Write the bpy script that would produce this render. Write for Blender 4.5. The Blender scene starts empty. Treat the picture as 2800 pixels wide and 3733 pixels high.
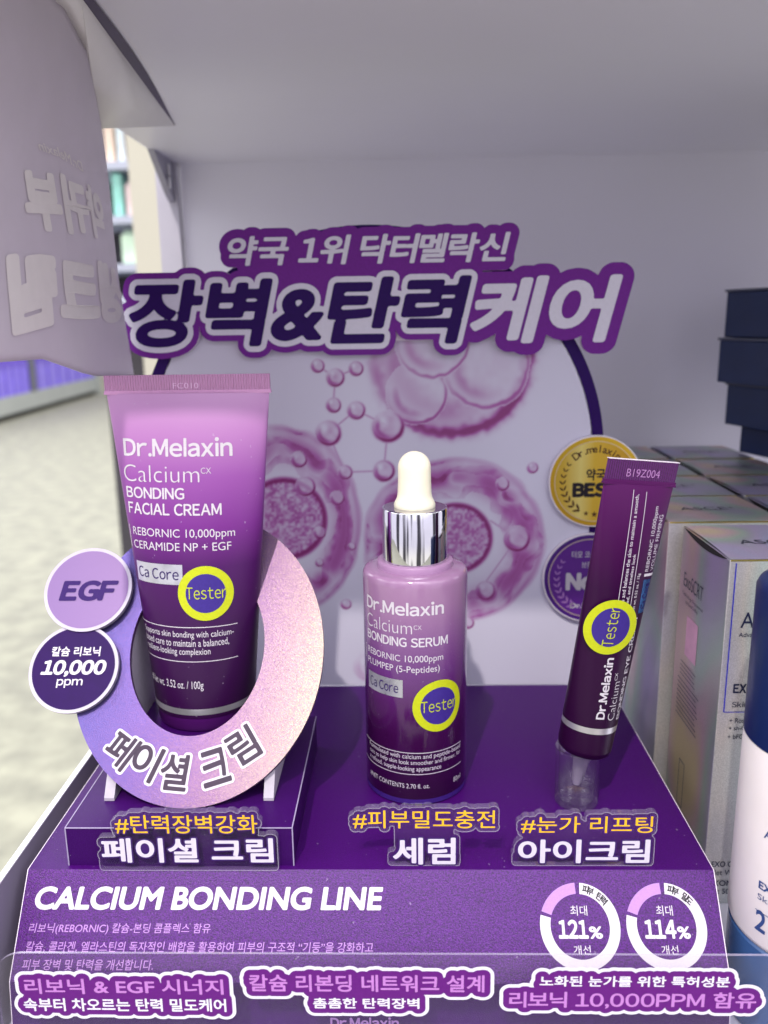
import bpy, bmesh, math, random
import numpy as np
from mathutils import Vector, Matrix

random.seed(7); rng = np.random.default_rng(7)
S = bpy.context.scene
COL = S.collection
EYE = 1.10            # camera height above the shop floor, metres; the scene is laid out in mm from the camera point

# ------------------------------------------------------------------ camera
PITCH, YAW, ROLL = map(math.radians, (13.15, 1.4, 0.85))
FWD = np.array([-math.sin(YAW)*math.cos(PITCH), math.cos(YAW)*math.cos(PITCH), -math.sin(PITCH)])
RT0 = np.array([math.cos(YAW), math.sin(YAW), 0.0]); UP0 = np.cross(RT0, FWD)
RT = RT0*math.cos(ROLL) - UP0*math.sin(ROLL)
UP = RT0*math.sin(ROLL) + UP0*math.cos(ROLL)
cam_d = bpy.data.cameras.new('camera'); cam = bpy.data.objects.new('camera', cam_d); COL.objects.link(cam)
cam_d.sensor_fit = 'VERTICAL'; cam_d.sensor_height = 8.48; cam_d.lens = 8.48*3019/3733
cam_d.clip_start = 0.01; cam_d.clip_end = 60
cam_d.dof.use_dof = True; cam_d.dof.focus_distance = 0.285; cam_d.dof.aperture_fstop = 2.6
cam.matrix_world = Matrix(((RT[0], UP[0], -FWD[0], 0), (RT[1], UP[1], -FWD[1], 0), (RT[2], UP[2], -FWD[2], EYE), (0, 0, 0, 1)))
S.camera = cam

# ------------------------------------------------------------------ view, world
S.view_settings.view_transform = 'Standard'; S.view_settings.look = 'None'
S.view_settings.exposure = 0.0; S.view_settings.gamma = 1.0; S.view_settings.use_curve_mapping = False
S.render.engine = 'CYCLES'
S.cycles.use_denoising = True
S.cycles.max_bounces = 10; S.cycles.transparent_max_bounces = 16
S.cycles.caustics_reflective = False; S.cycles.caustics_refractive = False
S.cycles.sample_clamp_indirect = 4.0

W = bpy.data.worlds.new('World'); S.world = W; W.use_nodes = True
wn, wl = W.node_tree.nodes, W.node_tree.links
wbg = wn['Background']; wbg.inputs[1].default_value = 1.22
# the shop around: pale ceiling above, dim bays of goods at eye height, pale floor below
wtc = wn.new('ShaderNodeTexCoord'); wsep = wn.new('ShaderNodeSeparateXYZ'); wl.new(wtc.outputs['Generated'], wsep.inputs[0])
wr = wn.new('ShaderNodeValToRGB'); wl.new(wsep.outputs['Z'], wr.inputs[0])
wmap = wn.new('ShaderNodeMapRange'); wl.new(wsep.outputs['Z'], wmap.inputs[0]); wmap.inputs[1].default_value = -1; wmap.inputs[2].default_value = 1
wl.new(wmap.outputs[0], wr.inputs[0])
e = wr.color_ramp.elements
e[0].position = 0.0; e[0].color = (0.45, 0.44, 0.40, 1)
e[1].position = 1.0; e[1].color = (1.1, 1.12, 1.15, 1)
for p, c in ((0.40, (0.50, 0.49, 0.46, 1)), (0.47, (0.40, 0.39, 0.44, 1)), (0.60, (0.44, 0.43, 0.50, 1)), (0.68, (0.95, 0.96, 1.0, 1))):
    k = e.new(p); k.color = c
wmp = wn.new('ShaderNodeMapping'); wl.new(wtc.outputs['Generated'], wmp.inputs[0]); wmp.inputs['Scale'].default_value = (2.3, 2.3, 0.25)
wno = wn.new('ShaderNodeTexNoise'); wl.new(wmp.outputs[0], wno.inputs[0]); wno.inputs['Scale'].default_value = 1.5; wno.inputs['Detail'].default_value = 3
wst = wn.new('ShaderNodeValToRGB'); wl.new(wno.outputs[0], wst.inputs[0])
wst.color_ramp.elements[0].position = 0.44; wst.color_ramp.elements[0].color = (0.08, 0.07, 0.10, 1)
wst.color_ramp.elements[1].position = 0.54; wst.color_ramp.elements[1].color = (2.1, 2.05, 2.15, 1)
wmx = wn.new('ShaderNodeMix'); wmx.data_type = 'RGBA'; wmx.blend_type = 'MULTIPLY'; wmx.inputs[0].default_value = 0.9
wl.new(wr.outputs[0], wmx.inputs[6]); wl.new(wst.outputs[0], wmx.inputs[7]); wl.new(wmx.outputs[2], wbg.inputs[0])

def mm(p): return Vector((p[0]*0.001, p[1]*0.001, p[2]*0.001 + EYE))
def lamp(name, kind, loc, aim, power, size, col=(1, 1, 1), size_y=None, spread=None):
    d = bpy.data.lights.new(name, kind); d.energy = power; d.color = col
    o = bpy.data.objects.new(name, d); COL.objects.link(o); o.location = mm(loc)
    if kind == 'AREA':
        d.size = size
        if size_y: d.shape = 'RECTANGLE'; d.size_y = size_y
        else: d.shape = 'DISK'
        if spread: d.spread = spread
    o.rotation_euler = (mm(aim) - mm(loc)).to_track_quat('-Z', 'Y').to_euler()
    return o
# ceiling spot of the shop, in front of the shelf and above its upper board
lamp('ceiling_spot', 'AREA', (-340, -1030, 1610), (0, 300, -150), 38, 0.05, (1.0, 0.94, 0.86))
lamp('overhead_fill_light', 'AREA', (300, -900, 1750), (0, 300, -200), 6, 0.9, (0.95, 0.97, 1.0))  # unseen soft fill, added overhead to lift the display
lamp('shop_fill_light', 'AREA', (-2600, 3200, 2000), (-2600, 3200, -1100), 560, 9.0, (0.98, 0.99, 1.0), 13.0)  # unseen broad fill, added to brighten the shop floor and shelf

# ------------------------------------------------------------------ photo-to-place measuring helpers
FD = 3019*1659/2800
def ray(u, v): return RT*((u-829.5)/FD) - UP*((v-1106)/FD) + FWD
class Plane:
    def __init__(s, o, U=(1, 0, 0), V=(0, 0, 1)):
        s.o = np.array(o, float); s.U = np.array(U, float)/np.linalg.norm(U); s.V = np.array(V, float)/np.linalg.norm(V); s.N = np.cross(s.U, s.V)
    def pt(s, a, b, n=0): return s.o + np.outer(a, s.U) + np.outer(b, s.V) + np.outer(np.broadcast_to(n, np.shape(a)), s.N)
    def inv(s, u, v):
        d = ray(u, v); t = (s.o @ s.N)/(d @ s.N); p = d*t - s.o
        return p @ s.U, p @ s.V
class Cyl:
    def __init__(s, cx, cy, R): s.cx, s.cy, s.R = cx, cy, R
    def pt(s, a, b, n=0):
        a = np.asarray(a, float); th = a/s.R; r = s.R + n
        return np.stack([s.cx + r*np.sin(th), s.cy - r*np.cos(th), np.broadcast_to(b, a.shape)], 1)
    def inv(s, u, v):
        d = ray(u, v); A = d[0]**2 + d[1]**2; B = -(d[0]*s.cx + d[1]*s.cy); C = s.cx**2 + s.cy**2 - s.R**2
        t = (-B - math.sqrt(max(B*B - A*C, 0)))/A; p = d*t
        return s.R*math.atan2(p[0]-s.cx, s.cy-p[1]), p[2]
Cyl.reach = lambda s, b: s.R*1.12
class Tube:
    """flattened tube: round at t=0, flat at t=L; constant girth"""
    def __init__(s, o, A, F, a0, a1, L, girth, power=1.0):
        s.o = np.array(o, float); s.A = np.array(A, float)/np.linalg.norm(A)
        F = np.array(F, float); F = F - (F @ s.A)*s.A; s.F = F/np.linalg.norm(F); s.R = np.cross(s.A, s.F)*-1
        s.R = np.cross(s.F, s.A)*-1.0
        if s.R[0] < 0: s.R = -s.R
        s.a0, s.a1, s.L, s.P, s.pw = a0, a1, L, girth, power
    def ab(s, t):
        t = np.clip(np.asarray(t, float)/s.L, -0.3, 1.0); k = np.where(t > 0, np.abs(t)**s.pw, t)
        a = s.a0 + (s.a1 - s.a0)*k
        lo, hi = np.zeros_like(a), a.copy()*1.3
        for _ in range(40):
            b = (lo+hi)/2; P = math.pi*(3*(a+b) - np.sqrt((3*a+b)*(a+3*b)))
            lo = np.where(P < s.P, b, lo); hi = np.where(P < s.P, hi, b)
        return a, np.maximum(lo, 0.7)
    def pt(s, q, t, n=0):
        q = np.asarray(q, float); t = np.broadcast_to(np.asarray(t, float), q.shape)
        a, b = s.ab(t); ph = np.linspace(0, math.pi, 181)
        x = a[:, None]*np.sin(ph); y = b[:, None]*np.cos(ph)
        L = np.concatenate([np.zeros((len(q), 1)), np.cumsum(np.hypot(np.diff(x, axis=1), np.diff(y, axis=1)), 1)], 1)
        out = np.array([np.interp(abs(qq), l, ph) for qq, l in zip(q, L)])*np.sign(q)
        cx, cy = a*np.sin(out), b*np.cos(out)
        nx, ny = b*np.sin(out), a*np.cos(out); ln = np.hypot(nx, ny); nx, ny = nx/ln, ny/ln
        return s.o + np.outer(t, s.A) + np.outer(cx + n*nx, s.R) + np.outer(cy + n*ny, s.F)
    def inv(s, u, v):
        d = ray(u, v)
        def f(k):
            p = d*k - s.o; t = p @ s.A; a, b = s.ab(np.array([t])); return ((p @ s.R)/a[0])**2 + ((p @ s.F)/b[0])**2 - 1
        k1 = (s.o @ s.F)/(d @ s.F) if abs(d @ s.F) > 1e-6 else np.linalg.norm(s.o)
        ks = np.linspace(k1*0.85, k1*1.02, 300); fs = [f(k) for k in ks]; i = next((j for j, x in enumerate(fs) if x < 0), None)
        if i is None or i == 0: k = ks[int(np.argmin(fs))]
        else:
            lo, hi = ks[i-1], ks[i]
            for _ in range(40):
                m = (lo+hi)/2
                if f(m) > 0: lo = m
                else: hi = m
            k = lo
        p = d*k - s.o; t = p @ s.A; a, b = s.ab(np.array([t])); ang = math.atan2((p @ s.R)/a[0], (p @ s.F)/b[0])
        ph = np.linspace(0, abs(ang), 100); q = np.sum(np.hypot(np.diff(a[0]*np.sin(ph)), np.diff(b[0]*np.cos(ph))))
        return math.copysign(q, ang), t

def _reach(s, t):
    a, b = s.ab(np.array([t])); ph = np.linspace(0, 1.10, 100); return np.sum(np.hypot(np.diff(a[0]*np.sin(ph)), np.diff(b[0]*np.cos(ph))))
Tube.reach = _reach
# ------------------------------------------------------------------ objects
def setp(o, label=None, cat=None, group=None, kind=None):
    for k, v in (('label', label), ('category', cat), ('group', group), ('kind', kind)):
        if v: o[k] = v
    return o
def thing(name, label, cat, loc, group=None):
    o = bpy.data.objects.new(name, None); o.empty_display_size = 0.01; COL.objects.link(o); o.location = mm(loc); o['loc'] = [float(x) for x in loc]
    return setp(o, label, cat, group)
def rootloc(o):
    while o.parent is not None: o = o.parent
    return np.array(o['loc']) if 'loc' in o else np.zeros(3)
def mesh(name, V, F, mat, parent=None, smooth=False, loc=None, sharp=35):
    """V in mm from the camera point"""
    V = np.asarray(V, float)
    o_loc = rootloc(parent) if parent is not None else np.array(loc if loc is not None else (0, 0, 0), float)
    me = bpy.data.meshes.new(name); me.from_pydata(((V - o_loc)*0.001).tolist(), [], [tuple(int(i) for i in f) for f in F])
    mats = mat if isinstance(mat, (list, tuple)) else [mat]
    for m in mats: me.materials.append(m)
    me.update()
    if smooth:
        me.shade_smooth()
        try: me.set_sharp_from_angle(angle=math.radians(sharp))
        except Exception: pass
    o = bpy.data.objects.new(name, me); COL.objects.link(o)
    if parent is not None: o.parent = parent
    else: o.location = mm(o_loc); o['loc'] = [float(x) for x in o_loc]
    return o
class Acc:
    def __init__(s): s.V, s.F, s.n = [], [], 0
    def add(s, V, F):
        V = np.asarray(V, float)
        s.V.append(V); s.F += [tuple(i + s.n for i in f) for f in F]; s.n += len(V); return s
    def build(s, name, mat, parent=None, **k): return mesh(name, np.concatenate(s.V), s.F, mat, parent, **k)
def box(x0, x1, y0, y1, z0, z1):
    V = [(x, y, z) for x in (x0, x1) for y in (y0, y1) for z in (z0, z1)]
    return V, [(0, 1, 3, 2), (4, 6, 7, 5), (0, 4, 5, 1), (2, 3, 7, 6), (0, 2, 6, 4), (1, 5, 7, 3)]
def bevel(o, w, seg=2):
    m = o.modifiers.new('bevel', 'BEVEL'); m.width = w*0.001; m.segments = seg; m.limit_method = 'ANGLE'; m.angle_limit = math.radians(40); m.harden_normals = False
    return o
def lathe(prof, c, seg=96, axis=None, cap0=True, cap1=True):
    """prof: (radius, height) list; turned about +Z through c, or about the given axis"""
    c = np.array(c, float)
    if axis is None: A, X, Y = np.array([0, 0, 1.]), np.array([1., 0, 0]), np.array([0, 1., 0])
    else:
        A = np.array(axis, float)/np.linalg.norm(axis); X = np.cross((0, 1, 0), A); X /= np.linalg.norm(X); Y = np.cross(A, X)
    th = np.linspace(0, 2*math.pi, seg, endpoint=False); V, F = [], []
    for r, h in prof: V += [c + A*h + (X*math.cos(t) + Y*math.sin(t))*r for t in th]
    for i in range(len(prof)-1):
        for j in range(seg):
            k = (j+1) % seg; F.append((i*seg+j, i*seg+k, (i+1)*seg+k, (i+1)*seg+j))
    if cap0 and prof[0][0] > 0.01: F.append(tuple(reversed(range(seg))))
    if cap1 and prof[-1][0] > 0.01: F.append(tuple(range((len(prof)-1)*seg, len(prof)*seg)))
    return np.array(V), F
def grid(fn, na, nb):
    V = [fn(i/na, j/nb) for j in range(nb+1) for i in range(na+1)]
    F = [(j*(na+1)+i, j*(na+1)+i+1, (j+1)*(na+1)+i+1, (j+1)*(na+1)+i) for j in range(nb) for i in range(na)]
    return np.array(V), F
def prism_x(poly, x0, x1):
    n = len(poly); V = [(x0, y, z) for y, z in poly] + [(x1, y, z) for y, z in poly]
    F = [tuple(range(n)), tuple(reversed(range(n, 2*n)))] + [(i, i+n, (i+1) % n + n, (i+1) % n) for i in range(n)]
    return np.array(V), F

# ------------------------------------------------------------------ flat shapes and writing
def tess(loops):
    c = bpy.data.curves.new('t', 'CURVE'); c.dimensions = '2D'; c.fill_mode = 'BOTH'
    for l in loops:
        sp = c.splines.new('POLY'); sp.points.add(len(l)-1); sp.use_cyclic_u = True
        sp.points.foreach_set('co', np.concatenate([np.array(l, float)[:, :2], np.zeros((len(l), 1)), np.ones((len(l), 1))], 1).astype(np.float32).ravel())
    o = bpy.data.objects.new('t', c); COL.objects.link(o)
    me = bpy.data.meshes.new_from_object(o.evaluated_get(bpy.context.evaluated_depsgraph_get()))
    V = np.array([v.co[:2] for v in me.vertices]).reshape(-1, 2); F = [tuple(p.vertices) for p in me.polygons]
    bpy.data.objects.remove(o); bpy.data.curves.remove(c); bpy.data.meshes.remove(me)
    return V, F
def slab(loops, surf, n0, n1, back_in_front=False):
    """flat shape with loops in (a,b) of a plane, between offsets n0 (back) and n1 (front); returns front, side+back"""
    V2, T = tess(loops); front = (surf.pt(V2[:, 0], V2[:, 1], n1), T)
    sd = Acc()
    if back_in_front:
        fa = Acc(); fa.add(*front); fa.add(surf.pt(V2[:, 0], V2[:, 1], n0), T); front = (np.concatenate(fa.V), fa.F)
    else: sd.add(surf.pt(V2[:, 0], V2[:, 1], n0), T)
    for l in loops:
        l = np.array(l); m = len(l); a = surf.pt(l[:, 0], l[:, 1], n0); b = surf.pt(l[:, 0], l[:, 1], n1)
        sd.add(np.concatenate([a, b]), [(i, (i+1) % m, (i+1) % m + m, i + m) for i in range(m)])
    return front, sd
def circle(cx, cy, rx, ry=None, n=96, a0=0, a1=2*math.pi):
    ry = ry or rx; full = abs(a1-a0-2*math.pi) < 1e-6
    return [(cx + rx*math.cos(t), cy + ry*math.sin(t)) for t in np.linspace(a0, a1, n, endpoint=not full)]
_tc = {}
def raw_text(s):
    if s in _tc: return _tc[s]
    c = bpy.data.curves.new('t', 'FONT'); c.body = s; c.size = 1; c.resolution_u = 5
    o = bpy.data.objects.new('t', c); COL.objects.link(o)
    me = bpy.data.meshes.new_from_object(o.evaluated_get(bpy.context.evaluated_depsgraph_get()))
    V = np.array([v.co[:2] for v in me.vertices]).reshape(-1, 2); F = [tuple(p.vertices) for p in me.polygons]
    bpy.data.objects.remove(o); bpy.data.curves.remove(c); bpy.data.meshes.remove(me)
    _tc[s] = (V, F); return V, F
def offset2d(V, F, d, res, fill=False):
    """outline of the filled shape grown (d>0) or shrunk by d, with rounded corners; returns loops"""
    V = np.asarray(V, float); pad = max(d, 0) + 3*res
    x0, y0 = V.min(0) - pad; x1, y1 = V.max(0) + pad
    nx, ny = int((x1-x0)/res)+2, int((y1-y0)/res)+2
    gx, gy = x0 + np.arange(nx)*res, y0 + np.arange(ny)*res
    inside = np.zeros((nx, ny), bool); dist = np.full((nx, ny), 1e9)
    cnt = {}
    for f in F:
        for k in range(1, len(f)-1):
            a, b, c = V[f[0]], V[f[k]], V[f[k+1]]
            den = (b[0]-a[0])*(c[1]-a[1]) - (b[1]-a[1])*(c[0]-a[0])
            if abs(den) < 1e-14: continue
            lo = np.minimum(np.minimum(a, b), c); hi = np.maximum(np.maximum(a, b), c)
            i0, i1 = max(int((lo[0]-x0)/res), 0), min(int((hi[0]-x0)/res)+2, nx); j0, j1 = max(int((lo[1]-y0)/res), 0), min(int((hi[1]-y0)/res)+2, ny)
            X, Y = gx[i0:i1, None], gy[None, j0:j1]
            w1 = ((X-a[0])*(c[1]-a[1]) - (Y-a[1])*(c[0]-a[0]))/den; w2 = ((b[0]-a[0])*(Y-a[1]) - (b[1]-a[1])*(X-a[0]))/den
            inside[i0:i1, j0:j1] |= (w1 >= 0) & (w2 >= 0) & (w1+w2 <= 1)
        for k in range(len(f)):
            e_ = (f[k], f[(k+1) % len(f)]); e_ = (min(e_), max(e_)); cnt[e_] = cnt.get(e_, 0)+1
    R = abs(d) + 2.5*res
    for (p, q), n in cnt.items():
        if n != 1: continue
        a, b = V[p], V[q]; lo = np.minimum(a, b)-R; hi = np.maximum(a, b)+R
        i0, i1 = max(int((lo[0]-x0)/res), 0), min(int((hi[0]-x0)/res)+2, nx); j0, j1 = max(int((lo[1]-y0)/res), 0), min(int((hi[1]-y0)/res)+2, ny)
        X, Y = gx[i0:i1, None], gy[None, j0:j1]; ab = b-a; L = ab @ ab
        t = np.clip(((X-a[0])*ab[0] + (Y-a[1])*ab[1])/L, 0, 1) if L > 1e-16 else 0
        dd = np.hypot(X-a[0]-t*ab[0], Y-a[1]-t*ab[1]); dist[i0:i1, j0:j1] = np.minimum(dist[i0:i1, j0:j1], dd)
    sd = np.where(inside, -dist, dist); sd = np.clip(sd, -R, R) - d; sd[sd == 0] = 1e-9
    s = sd < 0
    code = s[:-1, :-1]*1 + s[1:, :-1]*2 + s[1:, 1:]*4 + s[:-1, 1:]*8
    adj = {}
    def ln(a, b): adj.setdefault(a, []).append(b); adj.setdefault(b, []).append(a)
    for i, j in zip(*np.nonzero((code != 0) & (code != 15))):
        c = code[i, j]; B, T_, L_, R_ = (i, j, 0), (i, j+1, 0), (i, j, 1), (i+1, j, 1)
        if c in (1, 14): ln(L_, B)
        elif c in (2, 13): ln(B, R_)
        elif c in (3, 12): ln(L_, R_)
        elif c in (4, 11): ln(R_, T_)
        elif c in (6, 9): ln(B, T_)
        elif c in (7, 8): ln(L_, T_)
        elif c == 5: ln(L_, T_); ln(B, R_)
        elif c == 10: ln(L_, B); ln(R_, T_)
    def pos(k):
        i, j, h = k
        if h == 0: a, b = sd[i, j], sd[i+1, j]; return (gx[i] + res*a/(a-b), gy[j])
        a, b = sd[i, j], sd[i, j+1]; return (gx[i], gy[j] + res*a/(a-b))
    loops, seen = [], set()
    for st in adj:
        if st in seen: continue
        loop, prev, cur = [], None, st
        while cur not in seen:
            seen.add(cur); loop.append(pos(cur)); nb = adj[cur]
            nxt = nb[0] if nb[0] != prev and nb[0] not in seen else (nb[1] if len(nb) > 1 else None)
            if nxt is None: break
            prev, cur = cur, nxt
        if len(loop) > 5:
            P = np.array(loop)
            for _ in range(2):      # drop points that lie on the straight between their neighbours
                a, b = np.roll(P, 1, 0), np.roll(P, -1, 0); ab = b-a; l = np.hypot(*ab.T)+1e-12
                h = np.abs(ab[:, 0]*(P[:, 1]-a[:, 1]) - ab[:, 1]*(P[:, 0]-a[:, 0]))/l
                keep = (h > 0.03*res) | (np.arange(len(P)) % 2 == 0)
                if keep.sum() > 5: P = P[keep]
            loops.append(P.tolist())
    if fill:
        def area(l): l = np.array(l); x, y = l.T; return 0.5*np.sum(x*np.roll(y, -1) - y*np.roll(x, -1))
        def inp(p, l):
            l = np.array(l); x, y = l.T; x2, y2 = np.roll(x, -1), np.roll(y, -1); c = (y > p[1]) != (y2 > p[1])
            return (np.sum(c & (p[0] < (x2-x)*(p[1]-y)/(y2-y+1e-15)+x)) % 2) == 1
        loops = sorted(loops, key=lambda l: -abs(area(l))); outer = []
        for l in loops:
            if not any(inp(l[0], o_) for o_ in outer): outer.append(l)
        loops = outer
    return loops
def sans(s, gap=0.10):
    V, F, n, x = [], [], 0, 0.0
    for ch in s:
        if ch == ' ': x += 0.30; continue
        if ch in 'Il': v, f = raw_text('I'); v = v*np.array([0.9, 1.07 if ch == 'I' else 1.12])
        else: v, f = raw_text(chr(ord(ch)+0xFEE0)) if ch.isalnum() and ord(ch) < 128 else raw_text(ch)
        lo = v[:, 0].min(); v = v - np.array([lo - x, 0]); V.append(v); F += [tuple(i+n for i in q) for q in f]; n += len(v); x = v[:, 0].max() + gap*(0.75 if ch in '.,1' else 1)
    return np.concatenate(V), F
_bc = {}
def txt(s, bold=0.0, shear=0.0):
    """writing as a flat mesh one em high"""
    key = (s, bold, shear)
    if key not in _bc:
        V, F = sans(s[1:]) if s[0] == '~' else raw_text(s)
        if bold: V, F = tess(offset2d(V, F, bold, 0.024))
        V = V.copy()
        if shear: V[:, 0] += shear*V[:, 1]
        _bc[key] = (V, F)
    return _bc[key]
def fit(s, r, bold=0.0, shear=0.0):
    """the writing stretched to the rectangle r = (a0, b0, a1, b1)"""
    V, F = txt(s, bold, shear); lo, hi = V.min(0), V.max(0)
    V = (V-lo)/np.maximum(hi-lo, 1e-9)*np.array([r[2]-r[0], r[3]-r[1]]) + np.array([r[0], r[1]])
    return V, F
def rect_px(surf, ul, vt, ur, vb, uc=None):
    uc = (ul+ur)/2 if uc is None else uc
    a0 = surf.inv(ul, vb)[0]; a1 = surf.inv(ur, vb)[0]; b0 = surf.inv(uc, vb)[1]; b1 = surf.inv(uc, vt)[1]
    if hasattr(surf, 'reach'): m_ = surf.reach((b0+b1)/2); a0 = max(a0, -m_); a1 = min(a1, m_)
    return a0, b0, a1, b1
def write(acc, s, surf, r, n=0.12, bold=0.0, shear=0.0):
    V, F = fit(s, r, bold, shear); acc.add(surf.pt(V[:, 0], V[:, 1], n), F)
def strip(acc, surf, p, q, w, n=0.12, k=24):
    """a printed rule from p to q (a,b) of width w"""
    p, q = np.array(p, float), np.array(q, float); d = (q-p)/np.linalg.norm(q-p); m = np.array([-d[1], d[0]])*w/2
    t = np.linspace(0, 1, k+1)[:, None]; A = p + (q-p)*t
    V = np.concatenate([A-m, A+m]); acc.add(surf.pt(V[:, 0], V[:, 1], n), [(i, i+1, i+2+k, i+1+k) for i in range(k)])
def arc_chars(s, cx, cy, r, a0, a1, h, bold=0.0, inward=False, rx=None, shear=0.0):
    """characters set one by one along an arc from angle a0 to a1 (deg); returns flat meshes"""
    out, n = [], len(s)
    for i, ch in enumerate(s):
        if ch == ' ': continue
        t = math.radians(a0 + (a1-a0)*(i/(n-1))); V, F = txt(ch, bold, shear)
        V = (V - np.array([(V[:, 0].min()+V[:, 0].max())/2, 0.36]))*h
        rot = t + math.pi/2 if inward else t - math.pi/2
        c, s_ = math.cos(rot), math.sin(rot); R2 = np.array([[c, -s_], [s_, c]])
        V = V @ R2.T + np.array([cx + (rx or r)*math.cos(t), cy + r*math.sin(t)])
        out.append((V, F))
    return out
def join2d(parts):
    V, F, n = [], [], 0
    for v, f in parts: V.append(v); F += [tuple(i+n for i in q) for q in f]; n += len(v)
    return np.concatenate(V), F
def ring_sector(acc, surf, c, r0, r1, a0, a1, n, k=60):
    t = np.radians(np.linspace(a0, a1, k+1)); V = np.concatenate([np.stack([c[0]+r*np.cos(t), c[1]+r*np.sin(t)], 1) for r in (r0, r1)])
    acc.add(surf.pt(V[:, 0], V[:, 1], n), [(i, i+1, i+k+2, i+k+1) for i in range(k)])
def disc_on(surf, c, r, n, rings=10, seg=72, r0=0.0):
    rr = np.linspace(r0, r, rings+1); t = np.linspace(0, 2*math.pi, seg, endpoint=False)
    V = np.array([(c[0]+q*math.cos(a), c[1]+q*math.sin(a)) for q in rr for a in t])
    F = [(i*seg+j, i*seg+(j+1) % seg, (i+1)*seg+(j+1) % seg, (i+1)*seg+j) for i in range(rings) for j in range(seg)]
    return surf.pt(V[:, 0], V[:, 1], n), F

# ------------------------------------------------------------------ materials
def lin(r, g, b):
    f = lambda c: ((c/255+0.055)/1.055)**2.4 if c > 10 else c/255/12.92
    return (f(r), f(g), f(b), 1)
def M(name, col, rough=0.5, metal=0.0, var=0.0, vscale=300, bump=0.0, bscale=1500, spec=0.5, coat=0.0, trans=0.0, ior=1.45, sub=0.0, rvar=0.0, detail=4, dust=0.0):
    m = bpy.data.materials.new(name); m.use_nodes = True; nt = m.node_tree; n, l = nt.nodes, nt.links; b = n['Principled BSDF']
    b.inputs['Base Color'].default_value = col; b.inputs['Roughness'].default_value = rough; b.inputs['Metallic'].default_value = metal
    b.inputs['Specular IOR Level'].default_value = spec; b.inputs['Coat Weight'].default_value = coat; b.inputs['Coat Roughness'].default_value = 0.08
    b.inputs['Transmission Weight'].default_value = trans; b.inputs['IOR'].default_value = ior
    if sub: b.inputs['Subsurface Weight'].default_value = sub; b.inputs['Subsurface Radius'].default_value = (0.004, 0.003, 0.002); b.inputs['Subsurface Scale'].default_value = 1.0
    tc = n.new('ShaderNodeTexCoord')
    if var or rvar:
        no = n.new('ShaderNodeTexNoise'); no.inputs['Scale'].default_value = vscale; no.inputs['Detail'].default_value = detail; l.new(tc.outputs['Object'], no.inputs['Vector'])
        if var:
            mr = n.new('ShaderNodeMapRange'); mr.inputs[1].default_value = 0.3; mr.inputs[2].default_value = 0.7; mr.inputs[3].default_value = 1-var; mr.inputs[4].default_value = 1+var
            l.new(no.outputs[0], mr.inputs[0])
            mx = n.new('ShaderNodeVectorMath'); mx.operation = 'SCALE'; mx.inputs[0].default_value = col[:3]; l.new(mr.outputs[0], mx.inputs['Scale'])
            l.new(mx.outputs[0], b.inputs['Base Color'])
        if rvar:
            m2 = n.new('ShaderNodeMapRange'); m2.inputs[1].default_value = 0.3; m2.inputs[2].default_value = 0.7; m2.inputs[3].default_value = max(rough-rvar, 0.02); m2.inputs[4].default_value = rough+rvar
            l.new(no.outputs[0], m2.inputs[0]); l.new(m2.outputs[0], b.inputs['Roughness'])
    if dust:
        dn = n.new('ShaderNodeTexNoise'); dn.inputs['Scale'].default_value = 620; dn.inputs['Detail'].default_value = 1.0; l.new(tc.outputs['Object'], dn.inputs['Vector'])
        dr = n.new('ShaderNodeValToRGB'); dr.color_ramp.elements[0].position = 0.765; dr.color_ramp.elements[1].position = 0.80; l.new(dn.outputs[0], dr.inputs[0]); m['dust'] = 1
        dm = n.new('ShaderNodeMath'); dm.operation = 'MULTIPLY'; dm.inputs[1].default_value = dust; l.new(dr.outputs[0], dm.inputs[0])
        dx = n.new('ShaderNodeMix'); dx.data_type = 'RGBA'; l.new(dm.outputs[0], dx.inputs[0]); dx.inputs[7].default_value = lin(190, 176, 200)
        if b.inputs['Base Color'].links: l.new(b.inputs['Base Color'].links[0].from_socket, dx.inputs[6])
        else: dx.inputs[6].default_value = col
        l.new(dx.outputs[2], b.inputs['Base Color'])
    if bump:
        bn = n.new('ShaderNodeTexNoise'); bn.inputs['Scale'].default_value = bscale; bn.inputs['Detail'].default_value = 2; l.new(tc.outputs['Object'], bn.inputs['Vector'])
        bu = n.new('ShaderNodeBump'); bu.inputs['Strength'].default_value = bump; bu.inputs['Distance'].default_value = 0.0003; l.new(bn.outputs[0], bu.inputs['Height']); l.new(bu.outputs[0], b.inputs['Normal'])
    return m
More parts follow.
